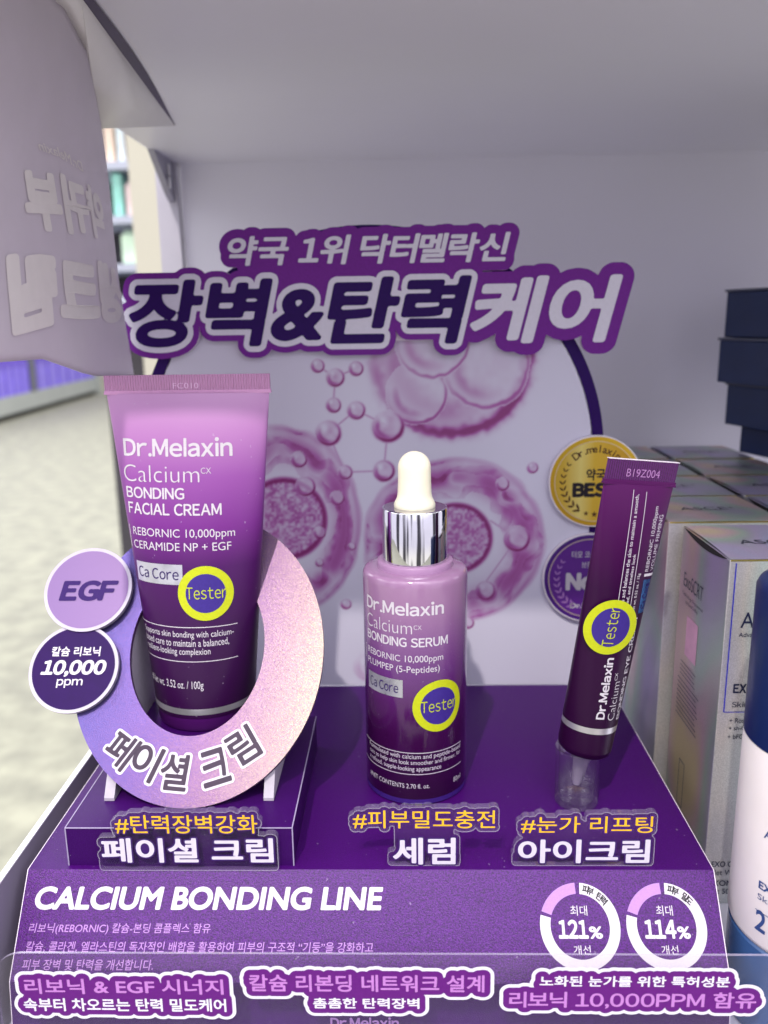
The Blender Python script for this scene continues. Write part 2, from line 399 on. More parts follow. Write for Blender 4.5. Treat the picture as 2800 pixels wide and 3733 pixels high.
def ramp_on(m, axis, lo, hi, stops, noise=0.0, nscale=1500, interp='LINEAR', vec=None):
    """colour run along one object axis (metres)"""
    n, l = m.node_tree.nodes, m.node_tree.links; b = n['Principled BSDF']
    tc = n.new('ShaderNodeTexCoord'); dt = n.new('ShaderNodeVectorMath'); dt.operation = 'DOT_PRODUCT'; l.new(tc.outputs['Object'], dt.inputs[0]); dt.inputs[1].default_value = axis
    mr = n.new('ShaderNodeMapRange'); mr.inputs[1].default_value = lo; mr.inputs[2].default_value = hi; l.new(dt.outputs['Value'], mr.inputs[0]); src = mr.outputs[0]
    if noise:
        no = n.new('ShaderNodeTexNoise'); no.inputs['Scale'].default_value = nscale; no.inputs['Detail'].default_value = 2; l.new(tc.outputs['Object'], no.inputs['Vector'])
        m1 = n.new('ShaderNodeMath'); m1.operation = 'SUBTRACT'; m1.inputs[1].default_value = 0.5; l.new(no.outputs[0], m1.inputs[0])
        m2 = n.new('ShaderNodeMath'); m2.operation = 'MULTIPLY_ADD'; m2.inputs[1].default_value = noise; l.new(m1.outputs[0], m2.inputs[0]); l.new(src, m2.inputs[2]); src = m2.outputs[0]
    cr = n.new('ShaderNodeValToRGB'); l.new(src, cr.inputs[0]); e = cr.color_ramp.elements; cr.color_ramp.interpolation = interp
    e[0].position, e[0].color = stops[0]; e[1].position, e[1].color = stops[-1]
    for p, c in stops[1:-1]: q = e.new(p); q.color = c
    old = b.inputs['Base Color'].links
    if old and old[0].from_node.type == 'MIX': l.new(cr.outputs[0], old[0].from_node.inputs[6])
    else: l.new(cr.outputs[0], b.inputs['Base Color'])
    return m
def clear(name, milk=0.05, tint=(1, 1, 1), gloss=0.08, milkcol=(0.75, 0.72, 0.8)):
    m = bpy.data.materials.new(name); m.use_nodes = True; n, l = m.node_tree.nodes, m.node_tree.links; n.clear()
    out = n.new('ShaderNodeOutputMaterial'); tr = n.new('ShaderNodeBsdfTransparent'); tr.inputs[0].default_value = (*tint, 1)
    df = n.new('ShaderNodeBsdfDiffuse'); df.inputs[0].default_value = (*milkcol, 1); gl = n.new('ShaderNodeBsdfGlossy'); gl.inputs['Roughness'].default_value = 0.06
    no = n.new('ShaderNodeTexNoise'); no.inputs['Scale'].default_value = 60; mr = n.new('ShaderNodeMapRange'); mr.inputs[3].default_value = milk*0.6; mr.inputs[4].default_value = milk*1.4
    tc = n.new('ShaderNodeTexCoord'); l.new(tc.outputs['Object'], no.inputs['Vector']); l.new(no.outputs[0], mr.inputs[0])
    a = n.new('ShaderNodeMixShader'); l.new(mr.outputs[0], a.inputs[0]); l.new(tr.outputs[0], a.inputs[1]); l.new(df.outputs[0], a.inputs[2])
    b = n.new('ShaderNodeMixShader'); lw = n.new('ShaderNodeLayerWeight'); pw = n.new('ShaderNodeMath'); pw.operation = 'POWER'; pw.inputs[1].default_value = 4.0; l.new(lw.outputs['Facing'], pw.inputs[0]); ma = n.new('ShaderNodeMath'); ma.operation = 'MULTIPLY_ADD'; ma.inputs[1].default_value = 0.55; ma.inputs[2].default_value = gloss; l.new(pw.outputs[0], ma.inputs[0]); l.new(ma.outputs[0], b.inputs[0]); l.new(a.outputs[0], b.inputs[1]); l.new(gl.outputs[0], b.inputs[2]); l.new(b.outputs[0], out.inputs[0])
    return m
PURPLE = lin(98, 40, 168)
m_stand = M('stand_sheet', lin(60, 9, 92), 0.34, 0.0, 0.22, 2600, 0.35, 3600, 0.14, dust=0.2)
m_riser = M('riser_sheet', lin(52, 10, 82), 0.36, 0.0, 0.16, 2600, 0.25, 3600, 0.12, dust=0.35)
m_glint = M('glitter_sheen_sheet', lin(70, 16, 102), 0.34, 0.05, 0.58, 1900, 0.4, 3000, 0.34, dust=0.2)  # same sheet as the stand; glitter and lit sheen painted as lighter speckle
m_edge = M('board_edge', lin(225, 215, 228), 0.6, 0, 0.06, 900)
m_white = M('white_ink', lin(198, 192, 202), 0.5, 0, 0.04, 1500, 0.2, 2300)
m_lilac = M('lilac_ink', lin(166, 120, 188), 0.5, 0, 0.04, 1500, 0.2, 2300)
m_gold = M('gold_ink', lin(224, 176, 34), 0.45, 0.0, 0.16, 500)
m_black = M('black_ink', lin(20, 10, 26), 0.5, 0, 0.1, 900)
m_deep = M('deep_purple_ink', lin(42, 6, 88), 0.5, 0, 0.06, 800, spec=0.18)
m_plum = M('plum_ink', lin(112, 38, 142), 0.5, 0, 0.06, 800, spec=0.2)
m_plumd = M('dark_plum_ink', lin(92, 24, 114), 0.5, 0, 0.06, 800, spec=0.2)
m_signwhite = M('sign_white', lin(216, 212, 228), 0.5, 0, 0.03, 600)
m_acr = clear('clear_acrylic', 0.008, (0.97, 0.96, 0.98), 0.012)
m_acrf = clear('front_acrylic', 0.02, (0.95, 0.94, 0.96), 0.012, (0.6, 0.58, 0.66))
m_acrs = clear('acrylic_side', 0.10, (0.94, 0.92, 0.96), 0.05, (0.62, 0.52, 0.75))
m_rim_glint = clear('acrylic_rim_glint', 0.26, (0.95, 0.95, 0.97), 0.08, (0.72, 0.66, 0.80))
m_acre = M('acrylic_edge', lin(200, 188, 214), 0.12, 0, 0.25, 400, trans=0.55, ior=1.3)
m_chrome = M('chrome', lin(225, 225, 228), 0.05, 1.0, 0.03, 200, rvar=0.03)
m_band = M('band_silver', lin(214, 212, 216), 0.28, 0.8, 0.1, 120)
m_foil = M('silver_foil', lin(206, 206, 216), 0.34, 0.7, 0.22, 90, rvar=0.1)
m_yel = M('sticker_yellow', lin(182, 190, 18), 0.5, 0, 0.05, 900, 0.15, 1500)
m_vio = M('sticker_violet', lin(54, 34, 126), 0.45, 0, 0.06, 900, 0.1, 1500)
m_shelf = M('shelf_paint', lin(218, 216, 228), 0.33, 0, 0.012, 12, 0, 900, 0.5)
m_grey = M('grey_metal', lin(150, 148, 165), 0.35, 0.3, 0.05, 60)

# ================================================================== the setting
mf = M('shop_floor', lin(140, 139, 122), 0.6, 0, 0.30, 11, rvar=0.1, detail=6)
mesh('floor', [(-14000, -3000, -1100), (9000, -3000, -1100), (9000, 17000, -1100), (-14000, 17000, -1100)], [(0, 1, 2, 3)], mf, loc=(0, 6000, -1100))['kind'] = 'structure'
mw = M('shop_wall', lin(196, 190, 176), 0.7, 0, 0.05, 2)
mesh('wall', *box(-14000, 9000, 16900, 17000, -1100, 2400), mw, loc=(0, 16900, -1100))['kind'] = 'structure'

# ---- shelf
ZB, ZC, YB = -228.0, 105.0, 600.0
sh = thing('display_shelf', 'white metal store shelf with back panel and overhanging upper board, holding the purple display', 'shelf', (20, 420, ZB))
bevel(mesh('lower_board', *box(-152, 420, 205, YB, ZB-18, ZB), m_shelf, sh), 0.8)
bevel(mesh('upper_board', *box(-158, 420, 190, YB+10, ZC, ZC+30), m_shelf, sh), 1.2)
mesh('back_panel', *box(-150, 420, YB, YB+4, ZB, ZC), m_shelf, sh)
mesh('upright', *box(-166, -151.5, YB-6, YB+24, -1100, 500), M('upright_paint', lin(176, 173, 186), 0.4, 0, 0.03, 60), sh)
br = mesh('bracket', *prism_x([(550, ZC), (YB-7, ZC), (YB-7, 79), (YB-10, 80), (580, 85), (568, 93), (557, 100)], -157.5, -153.5), m_grey, sh)
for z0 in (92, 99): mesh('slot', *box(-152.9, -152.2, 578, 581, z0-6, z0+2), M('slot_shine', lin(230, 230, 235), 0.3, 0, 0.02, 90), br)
for z0 in (20, -22, -64): mesh('slot', *box(-163, -157, YB-6.8, YB-6.2, z0-14, z0), M('slot_gap', lin(120, 135, 120), 0.6, 0, 0.1, 90), sh)
rail = mesh('side_rail', *box(-135.2, -133.4, 206, 520, ZB, -178.5), M('rail_grey', lin(128, 120, 140), 0.35, 0, 0.04, 60), sh); mesh('rail_edge', *box(-135.4, -133.2, 206, 520, -178.49, -177.9), M('rail_white', lin(220, 218, 224), 0.3, 0, 0.03, 60), sh)

# ---- folded promo card hanging from the board at the left
mc = M('card_back', lin(216, 209, 218), 0.34, 0, 0.03, 70, 0.04, 300, 0.4)
mcl = M('card_show_through', lin(236, 231, 228), 0.42, 0, 0.02, 200)
for m_ in (mc,):
    n, l = m_.node_tree.nodes, m_.node_tree.links; b = n['Principled BSDF']; tl = n.new('ShaderNodeBsdfTranslucent'); tl.inputs[0].default_value = b.inputs['Base Color'].default_value
    mxs = n.new('ShaderNodeMixShader'); mxs.inputs[0].default_value = 0.33; l.new(b.outputs[0], mxs.inputs[1]); l.new(tl.outputs[0], mxs.inputs[2]); l.new(mxs.outputs[0], [x for x in n if x.type == 'OUTPUT_MATERIAL'][0].inputs[0])
card = thing('promo_card', 'folded white promo card hanging at the shelf end, seen from behind with mirrored letters', 'card', (-122, 300, 100))
KY = np.array([225, 247, 280, 300, 315, 345, 380.])
TX = np.interp; 
def card_pt(f, g):
    y = 225 + 155*f
    xt = np.interp(y, [225, 300, 330, 355, 380], [-110, -110, -114, -121, -128]); zt = np.interp(y, [225, 300, 330, 355, 380], [102, 100.5, 96, 89, 81])
    xb = np.interp(y, [225, 330, 380], [-120, -121, -123]); zb = np.interp(y, [225, 247, 280, 300, 315, 328, 350, 380], [-10, -11, -11.6, -15.5, -18.5, -20.5, -22, -24])
    k = g; bow = -5.5*math.sin(math.pi*min(k*1.1, 1))*(1-0.35*f)
    ease = k**0.75
    return (xt + (xb-xt)*ease + bow*0.35, y + 1.2*math.sin(k*7)*(f > .97), zt + (zb-zt)*k)
V, F = grid(card_pt, 60, 48)
o = mesh('card_panel', V, F, mc, card, smooth=True, sharp=80); md = o.modifiers.new('t', 'SOLIDIFY'); md.thickness = 0.0005; md.offset = 0
FLv = [(-128, 380, 81), (-123, 486, 104.2), (-104, 300, 103.9), (-101, 225, 104.2), (-110, 225, 102), (-110, 300, 100.5), (-114, 330, 96), (-121, 355, 89)]
o = mesh('taped_flap', FLv, [(0, 1, 2, 7), (7, 2, 6), (6, 2, 5), (5, 2, 3, 4)], M('flap_lit', lin(240, 237, 234), 0.25, 0, 0.02, 60), card, smooth=True, sharp=12)  # same paper as the card, coloured lighter where the flap is lit
md = o.modifiers.new('t', 'SOLIDIFY'); md.thickness = 0.0004; md.offset = 0
Ff, Gg = np.array([-123, 486, 104.2]), np.array([-104, 300, 103.9]); ts = np.linspace(-0.35, 1, 28)
Ve = [Gg + (Ff-Gg)*t for t in ts] + [Gg + (Ff-Gg)*t + np.array([4.2*max(0, math.sin(math.pi*(t+0.35)/1.35))**1.2, 1, 0.5]) for t in ts]
mesh('flap_print_side', Ve, [(i, i+1, i+29, i+28) for i in range(27)], M('flap_dark', lin(58, 44, 78), 0.5, 0, 0.1, 90), card)
# show-through letters on the near face, mirrored because the print is on the other side
class CardSurf:
    def pt(s, a, b, n=0):
        return np.array([np.array(card_pt(f, g)) + np.array([0.72, -0.12, 0]) for f, g in zip(a, b)])
cs = CardSurf(); ca = Acc()
def cfg(u, v):
    best = None
    for f in np.linspace(0.02, 1, 60):
        d = ray(u, v); y = 225+155*f; p = d*(y/d[1]); 
        lo = np.array(card_pt(f, 0)); hi = np.array(card_pt(f, 1)); g = (p[2]-lo[2])/(hi[2]-lo[2]); q = np.array(card_pt(f, min(max(g, 0), 1)))
        e_ = abs(q[0]-p[0])
        if best is None or e_ < best[0]: best = (e_, f, g)
    return best[1], best[2]
def ctext(s, quad, bold):
    (tl, tr, bl, brr) = [np.array(cfg(*q)) for q in quad]
    V, F = txt(s, bold); lo, hi = V.min(0), V.max(0); w = (V-lo)/(hi-lo)
    w[:, 0] = 1 - w[:, 0]
    P = ((1-w[:, :1])*w[:, 1:])*tl + (w[:, :1]*w[:, 1:])*tr + ((1-w[:, :1])*(1-w[:, 1:]))*bl + (w[:, :1]*(1-w[:, 1:]))*brr
    ca.add(cs.pt(P[:, 0], P[:, 1]), F)
ctext('약귀부', [(38, 362), (214, 420), (62, 502), (232, 524)], 0.05)
ctext('생크림', [(3, 551), (256, 578), (26, 730), (272, 694)], 0.06)
ctext('Dr.Melaxin', [(76, 303), (172, 350), (80, 325), (178, 372)], 0.012)
ca.build('lettering', mcl, card)

# ---- beyond the shelf end: pillar, far shelves, basket row (all far out of focus)
m_beige = M('pillar_paint', lin(178, 174, 160), 0.6, 0, 0.03, 3)
def on_y(u, v, Y): d = ray(u, v); return d*(Y/d[1])
pl, pr_ = on_y(284, 450, 1400)[0], on_y(398, 450, 1400)[0]
pil = thing('store_pillar', 'beige store pillar standing just past the shelf end', 'pillar', ((pl+pr_)/2, 1450, -1100))
mesh('shaft', *box(pl, pr_, 1400, 1500, -1100, 1500), m_beige, pil)
mesh('corner_strip', *box(pr_-22, pr_-8, 1393, 1399.5, -1100, 1500), M('strip_beige', lin(192, 187, 168), 0.5, 0, 0.03, 3), pil)
YF = 2600
fs = thing('product_shelving', 'blurred grey shelving bay of pastel packs beyond the shelf end', 'shelving', (on_y(250, 400, YF)[0], YF, -1100))
x0, x1 = on_y(120, 400, YF)[0], on_y(296, 400, YF)[0]
mesh('back_panel', *box(x0, x1, YF+280, YF+300, -1100, 1300), M('bay_back', lin(70, 66, 72), 0.6, 0, 0.1, 4), fs)
m_bay = M('bay_grey', lin(176, 180, 196), 0.45, 0, 0.04, 5)
bz = [on_y(265, v, YF)[2] for v in (348, 466, 570, 640)]
for z in bz: mesh('shelf_plank', *box(x0, x1, YF, YF+280, z-22, z), m_bay, fs)
mesh('side_panel', *box(x1, x1+14, YF, YF+300, -1100, 1300), m_bay, fs)
packs = [((232, 300), (256, 262), 0, (240, 216, 196), 'peach pack on the upper plank of the blurred shelving bay'), ((258, 300), (280, 262), 0, (224, 238, 242), 'pale blue pack on the upper plank of the blurred shelving bay'),
         ((280, 300), (293, 262), 0, (226, 160, 146), 'coral pack on the upper plank of the blurred shelving bay'),
         ((240, 400), (266, 372), 1, (160, 226, 212), 'mint green pack on the middle plank of the blurred shelving bay'), ((268, 400), (290, 396), 1, (236, 212, 212), 'pale pink pack on the middle plank of the blurred shelving bay'),
         ((250, 520), (290, 505), 2, (214, 240, 214), 'pale green pack on the lower plank of the blurred shelving bay')]
for (ul, _), (ur, vt), k, c, lb in packs:
    a, b = on_y(ul, 400, YF+30)[0], on_y(ur, 400, YF+30)[0]; zt = on_y(ul, vt, YF+30)[2]
    t = thing('product_pack', lb, 'pack', ((a+b)/2, YF+60, bz[k]), 'pastel packs on the far shelving')
    bevel(mesh('pouch', *box(a, b-6, YF+30, YF+110, bz[k], zt), M('pack_print', lin(*c), 0.4, 0, 0.25, 14), t), 8, 3)
    mesh('seal', *box(a+2, b-8, YF+66, YF+72, zt, zt+14), M('pack_seal', lin(*[min(255, q+18) for q in c]), 0.4, 0, 0.05, 30), t)
YG = 9500
def gz(u, v, Y): return on_y(u, v, Y)
# plinth line runs from near left to far right
pA = np.array(on_y(0, 915, 9000)); 
d = ray(-10, 918); gA = d*(-1100/d[2]); d = ray(212, 852); gB = d*(-1100/d[2])
dirg = (gB-gA)/np.linalg.norm(gB-gA); perp = np.array([-abs(dirg[1]), dirg[0], 0]); perp = np.array([-dirg[1], dirg[0], 0]); 
if perp[0] > 0: perp = -perp
gon = thing('basket_rack', 'long low grey rack on the far shop floor holding purple baskets', 'rack', tuple(gA))
def gbox(s0, s1, w0, w1, z0, z1):
    V = [gA + dirg*s_ + perp*w + np.array([0, 0, z]) for s_ in (s0, s1) for w in (w0, w1) for z in (z0, z1)]
    return np.array(V), [(0, 1, 3, 2), (4, 6, 7, 5), (0, 4, 5, 1), (2, 3, 7, 6), (0, 2, 6, 4), (1, 5, 7, 3)]
Lg = float(np.linalg.norm(gB-gA))
mg2 = M('rack_grey', lin(168, 172, 166), 0.5, 0, 0.04, 4)
mesh('plinth', *gbox(-900, Lg, 0, 600, 70, 270), mg2, gon)
mesh('toe_kick', *gbox(-900, Lg-60, 60, 600, 0, 70), M('rack_black', lin(22, 20, 20), 0.7, 0, 0.05, 4), gon)
mesh('back_board', *gbox(-900, Lg, 560, 600, 270, 1500), mg2, gon)
mesh('end_panel', *gbox(Lg, Lg+130, -20, 620, 0, 1500), mg2, gon)
mb = M('basket_purple', lin(116, 92, 206), 0.4, 0, 0.18, 16)
mb2 = M('basket_purple_pale', lin(142, 126, 224), 0.4, 0, 0.10, 9)
def sg(u):   # distance along the rack front for a photo column
    best = None
    for s_ in np.linspace(-900, Lg+800, 400):
        p = gA + dirg*s_ + np.array([0, 0, 400]); z = p @ FWD; uu = 829.5 + FD*(p @ RT)/z
        if best is None or abs(uu-u) < best[0]: best = (abs(uu-u), s_)
    return best[1]
for u0, u1, lb in ((-40, 66, 'purple basket nearest along the far grey rack, cut by the photo edge'), (82, 205, 'purple basket beside the grey post of the far rack, next to the cream tube')):
    s0, s1 = sg(u0), sg(u1); c = gA + dirg*(s0+s1)/2
    t = thing('shopping_basket', lb, 'basket', (c[0], c[1], c[2]+270), 'purple baskets on the far rack')
    mesh('bin', *gbox(s0+20, s1-20, 20, 520, 270, 620), mb2, t)
    mesh('rim', *gbox(s0+5, s1-5, 5, 540, 620, 660), mb, t)
    for k in range(7):
        q = s0+30+(s1-s0-60)*k/6; mesh('rib', *gbox(q-14, q+14, 6, 19, 280, 618), mb, t)
    t2 = thing('shopping_basket', ('upper mesh sided purple basket at the far rack end by the photo edge' if u0 < 0 else 'upper mesh sided purple basket beside the rack post next to the cream tube'), 'basket', (c[0], c[1], c[2]+664), 'purple baskets on the far rack')
    mesh('bin', *gbox(s0+20, s1-20, 20, 520, 664, 1000), mb, t2); mesh('rim', *gbox(s0+5, s1-5, 5, 540, 1000, 1040), mb2, t2)
sp = sg(74); mesh('post', *gbox(sp-45, sp+45, -10, 80, 270, 1500), M('post_grey', lin(120, 122, 124), 0.5, 0, 0.04, 4), gon)
s0 = Lg+330; c = gA + dirg*s0
gb = thing('floor_bin', 'small green topped grey bin on the floor past the far rack', 'bin', tuple(c))
mesh('body', *gbox(s0-130, s0+130, -400, -150, 0, 140), mg2, gb); mesh('lid', *gbox(s0-140, s0+140, -410, -140, 140, 290), M('bin_green', lin(30, 120, 84), 0.4, 0, 0.05, 9), gb)

# ================================================================== purple display base
XL, XR, YT, ZT = -129.0, 102.3, 244.5, -181.0
base = thing('counter_display', 'purple stepped counter display with white slogan and two ring gauges', 'display stand', (-13, 300, ZB))
prof = [(388, ZT), (YT, ZT), (224, -207.5), (221.5, ZB), (388, ZB)]
Vb, Fb = prism_x(prof, XL, XR)
o = mesh('body', Vb, Fb, [m_stand, m_edge, m_glint], base)
for p in o.data.polygons:
    if abs(abs(p.normal.y)-0.79) < 0.12 and abs(abs(p.normal.z)-0.61) < 0.12: p.material_index = 2
    if len(p.vertices) == 5: p.material_index = 1
for x in (XL-0.25, XR+0.02): mesh('edge_strip', *prism_x([(388, ZT), (YT, ZT), (224, -207.5), (221.5, ZB), (221.9, ZB), (224.4, -207.7), (244.7, -181.5), (388, -181.5)], x, x+0.25), m_edge, base)
mesh('riser', *box(-115.7, -38.6, 246.6, 327, ZT+0.01, -166.6), m_riser, base)
t_ = Acc()
for b_ in ((-115.9, -38.4, 246.35, 246.75, -166.68, -166.46), (-38.75, -38.35, 246.75, 327, -166.68, -166.46), (-115.95, -115.6, 246.75, 327, -166.68, -166.46), (-38.72, -38.32, 246.4, 246.75, ZT+0.02, -166.75), (-115.98, -115.58, 246.4, 246.75, ZT+0.02, -166.75)): t_.add(*box(*b_))
t_.build('riser_edge', M('riser_edge', lin(150, 138, 170), 0.6, 0, 0.08, 900), base)
mesh('tube_step', *box(-104, -55, 284, 327, -166.58, -153.2), m_riser, base)
FP = Plane((0, YT, ZT), (1, 0, 0), (0, YT-224, ZT+207.5))
a1 = Acc()
write(a1, 'CALCIUM BONDING LINE', FP, rect_px(FP, 72.5, 1915, 827.5, 1966), bold=0.034, shear=0.12)
a1.build('slogan', m_white, base)
a2 = Acc()
for s_, r in (('리보닉(REBORNIC) 칼슘-본딩 콤플렉스 함유', (61, 1994, 454, 2019)), ('칼슘, 콜라겐, 엘라스틴의 독자적인 배합을 활용하여 피부의 구조적 “기둥”을 강화하고', (55, 2034, 806, 2058)), ('피부 장벽 및 탄력을 개선합니다.', (46.5, 2072, 330, 2096))):
    write(a2, s_, FP, rect_px(FP, *r), shear=0.1, bold=0.006)
a2.build('small_lettering', m_lilac, base)
for cu, wd, num, bx in ((1253, '피부 탄력', '121', ((1232.6, 1269), (1207.6, 1272), (1273.6, 1303), (1240, 1277))), (1439.7, '피부 밀도', '114', ((1418.3, 1454), (1394.4, 1463), (1464.7, 1493), (1430, 1466.5)))):
    c = FP.inv(cu, 2001); r1 = FP.inv(cu+86.6, 2001)[0] - c[0]; r0 = r1*0.74
    g = Acc(); ring_sector(g, FP, c, r0, r1, 165-360, 86, 0.1); gr = g.build('gauge_ring', m_white, base)
    g = Acc(); ring_sector(g, FP, c, r0, r1, 93, 160, 0.1); g.build('gauge_fill', m_lilac, gr)
    g = Acc(); V, F = join2d(arc_chars(wd, c[0], c[1], (r0+r1)/2, 76, 42, r1*0.20, 0.03)); g.add(FP.pt(V[:, 0], V[:, 1], 0.2), F); g.build('gauge_word', m_black, gr)
    g = Acc()
    write(g, '~'+num, FP, rect_px(FP, *bx[1][:1], 1986.6, bx[1][1], 2027.7), bold=0.04); write(g, '%', FP, rect_px(FP, bx[2][0], 2001, bx[2][1], 2028), bold=0.03)
    write(g, '최대', FP, rect_px(FP, bx[0][0], 1956, bx[0][1], 1978)); write(g, '개선', FP, rect_px(FP, bx[3][0], 2042, bx[3][1], 2062))
    g.build('gauge_lettering', m_white, gr)
LP = Plane((0, 223.2, -214), (1, 0, 0), (0, 2.5, 20.5))
a3 = Acc(); write(a3, '~Dr.Melaxin', LP, rect_px(LP, 714, 2196, 862, 2220), n=0.25, bold=0.03); a3.build('base_lettering', m_lilac, base)

# ================================================================== arch backboard
AP = Plane((0, 389, 0))
def arch_loop(in_=0.0, r=110.0, cx=-15.5, cz=-64.5, zb=ZT+0.02):
    R = r-in_; L = [(cx-R, zb)] + [(cx + R*math.cos(t), cz + (R-4.6)*math.sin(t)) for t in np.linspace(math.pi, 0, 90)] + [(cx+R, zb)]
    return L
arch = thing('back_board', 'arched backboard printed with pink cells and molecules, standing behind the products', 'backboard', (-15, 391, ZT))
fr, sd = slab([arch_loop()], AP, -3, 0); 
sd.build('board', m_edge, arch); 
bo = Acc(); L0, L1 = np.array(arch_loop()), np.array(arch_loop(5.2)); n_ = len(L0)
bo.add(AP.pt(*np.concatenate([L0, L1]).T, 0.02), [(i, i+1, i+1+n_, i+n_) for i in range(n_-1)]); bo.build('border', m_deep, arch)
# printed picture: colours worked out per point of a fine sheet
xs = np.arange(-15.5-104.8, -15.5+104.8, 0.5); zs = np.arange(ZT+0.1, 41, 0.5)
X, Z = np.meshgrid(xs, zs); inb = ((np.abs(X+15.5) < 104.75) & (Z <= -64.5)) | (np.hypot((X+15.5)/104.75, (Z+64.5)/100.15) < 1)
def pz(u, v): p = AP.inv(u, v); return p
PM = 1/ (AP.inv(830, 1100)[0]-AP.inv(829, 1100)[0])   # photo px per mm
ink = np.zeros_like(X); shade = np.zeros_like(X)
def vnoise(X, Z, f, seed):
    g = np.random.default_rng(seed).random((64, 64)); x, z = X*f+1000, Z*f+1000; i, j = np.floor(x).astype(int), np.floor(z).astype(int); a, b = x-i, z-j; a, b = a*a*(3-2*a), b*b*(3-2*b)
    q = lambda m, n: g[m % 64, n % 64]
    return q(i, j)*(1-a)*(1-b)+q(i+1, j)*a*(1-b)+q(i, j+1)*(1-a)*b+q(i+1, j+1)*a*b
N1 = vnoise(X, Z, 0.12, 1); N2 = vnoise(X, Z, 0.35, 2); N3 = vnoise(X, Z, 0.9, 3)
def bubble(u, v, ru, amp=1.0, edge=0.22, core=0.12, sq=1.0):
    global ink
    cx, cz = pz(u, v); r = ru/PM; q = np.hypot((X-cx), (Z-cz)/sq)/r*(1+0.05*(N2-0.5)); ang = np.arctan2(Z-cz, X-cx)
    rim = np.exp(-((q-0.93)/ (edge*0.42))**2)*(0.55+0.45*np.sin(ang*1.0+2.6)+0.25*(N1-0.5)); inner = np.clip(1-q, 0, 1)**0.3*(q < 1)*core*(0.6+0.8*N2)
    crescent = np.exp(-((q-0.66)/0.16)**2)*np.clip(np.sin(ang*1.0-2.3), 0, 1)*0.55
    hi = np.exp(-(np.hypot(X-cx+0.3*r, Z-cz-0.35*r)/(0.25*r))**2)*0.5
    ink = np.maximum(ink*(1-0.5*(q < 1)), amp*np.clip(rim + inner + crescent*(q < 1) - hi*(q < 1)*0.5, 0, 1)*(q < 1.18))
def stick(p, q, w=2.2, amp=0.45):
    global ink
    a, b = np.array(pz(*p)), np.array(pz(*q)); ab = b-a; t = np.clip(((X-a[0])*ab[0]+(Z-a[1])*ab[1])/(ab@ab), 0, 1); d_ = np.hypot(X-a[0]-t*ab[0], Z-a[1]-t*ab[1])
    ink = np.maximum(ink, amp*np.exp(-(d_/(w/PM))**2))
# three large cells
bubble(975, 770, 172, 0.85, 0.20, 0.20); bubble(900, 850, 66, 0.7, 0.14, 0.20); bubble(1050, 790, 92, 0.65, 0.14, 0.16); bubble(935, 735, 80, 0.6, 0.12, 0.2)
for c_, ro, ri, sc in (((980, 1172), 192, 76, 0.95), ((612, 1130), 166, 88, 1.25)):
    cx, cz = pz(*c_); q = np.hypot(X-cx, (Z-cz)/sc)/(ro/PM)*(1+0.05*(N1-0.5)); ang = np.arctan2(Z-cz, X-cx)
    band = np.exp(-((q-0.80)/0.17)**2)*(0.42+0.40*np.abs(np.sin(ang*1.5+3*N1)))*(q < 1.04)
    sw = 0.30*(np.sin(q*26+5*N1+ang*1.5) > 0.3)*(q > 0.55)*(q < 1)*N2
    rim = 0.30*np.exp(-((q-1.0)/0.035)**2)*(0.4+N1)
    ink = np.maximum(ink, np.clip(band+rim+sw, 0, 1)*0.85)
    q2 = np.hypot(X-cx-1, Z-cz-2)/(ri/PM); nuc = (q2 < 1)*(0.55+0.55*(N3-0.4)+0.3*(N2-0.5)) ; rim2 = np.exp(-((q2-1.0)/0.07)**2)*0.9
    ink = np.maximum(ink, np.clip(nuc*0.85+rim2, 0, 1)*0.9)
SB = [(686, 790, 14), (724, 815, 19), (769, 796, 15), (720, 875, 16), (769, 886, 19), (709, 935, 27), (838, 920, 34), (745, 1020, 16), (829, 1017, 23), (645, 992, 18), (659, 1050, 22), (728, 1075, 16), (690, 1150, 14), (1117, 1163, 29), (747, 1305, 12), (1048, 1275, 22), (795, 1440, 34), (1010, 1345, 14), (690, 1215, 10), (880, 1010, 10), (1150, 1010, 12), (760, 1180, 9), (1085, 1045, 15)]
for p, q in (((769, 886), (709, 935)), ((709, 935), (745, 1020)), ((745, 1020), (829, 1017)), ((829, 1017), (838, 920)), ((838, 920), (769, 886)), ((724, 815), (720, 875)), ((686, 790), (724, 815)), ((724, 815), (769, 796)), ((1117, 1163), (1060, 1125)), ((1117, 1163), (1040, 1270))): stick(p, q)
for u, v, r in SB: bubble(u, v, r, 0.95 if v < 1400 else 0.35, 0.34, 0.30)
c0, c1, c2 = np.array(lin(208, 205, 224)[:3]), np.array(lin(166, 96, 166)[:3]), np.array(lin(122, 24, 96)[:3])
k = np.clip(ink*1.06, 0, 1)[..., None]**1.1; colr = np.where(k < 0.6, c0+(c1-c0)*(k/0.6), c1+(c2-c1)*((k-0.6)/0.4))
idx = -np.ones(X.shape, int); idx[inb] = np.arange(inb.sum())
V = AP.pt(X[inb], Z[inb], 0.02); F = []
ok = inb[:-1, :-1] & inb[1:, :-1] & inb[:-1, 1:] & inb[1:, 1:]
I, J = np.nonzero(ok); F = np.stack([idx[I, J], idx[I, J+1], idx[I+1, J+1], idx[I+1, J]], 1)
m_print = M('cell_print', (1, 1, 1, 1), 0.45, 0, 0, bump=0.03, bscale=900)
at = m_print.node_tree.nodes.new('ShaderNodeAttribute'); at.attribute_name = 'print'
m_print.node_tree.links.new(at.outputs['Color'], m_print.node_tree.nodes['Principled BSDF'].inputs['Base Color'])
pic = mesh('cell_picture', V, F, m_print, arch)
ca_ = pic.data.color_attributes.new('print', 'FLOAT_COLOR', 'POINT'); ca_.data.foreach_set('color', np.concatenate([colr[inb], np.ones((inb.sum(), 1))], 1).astype(np.float32).ravel())

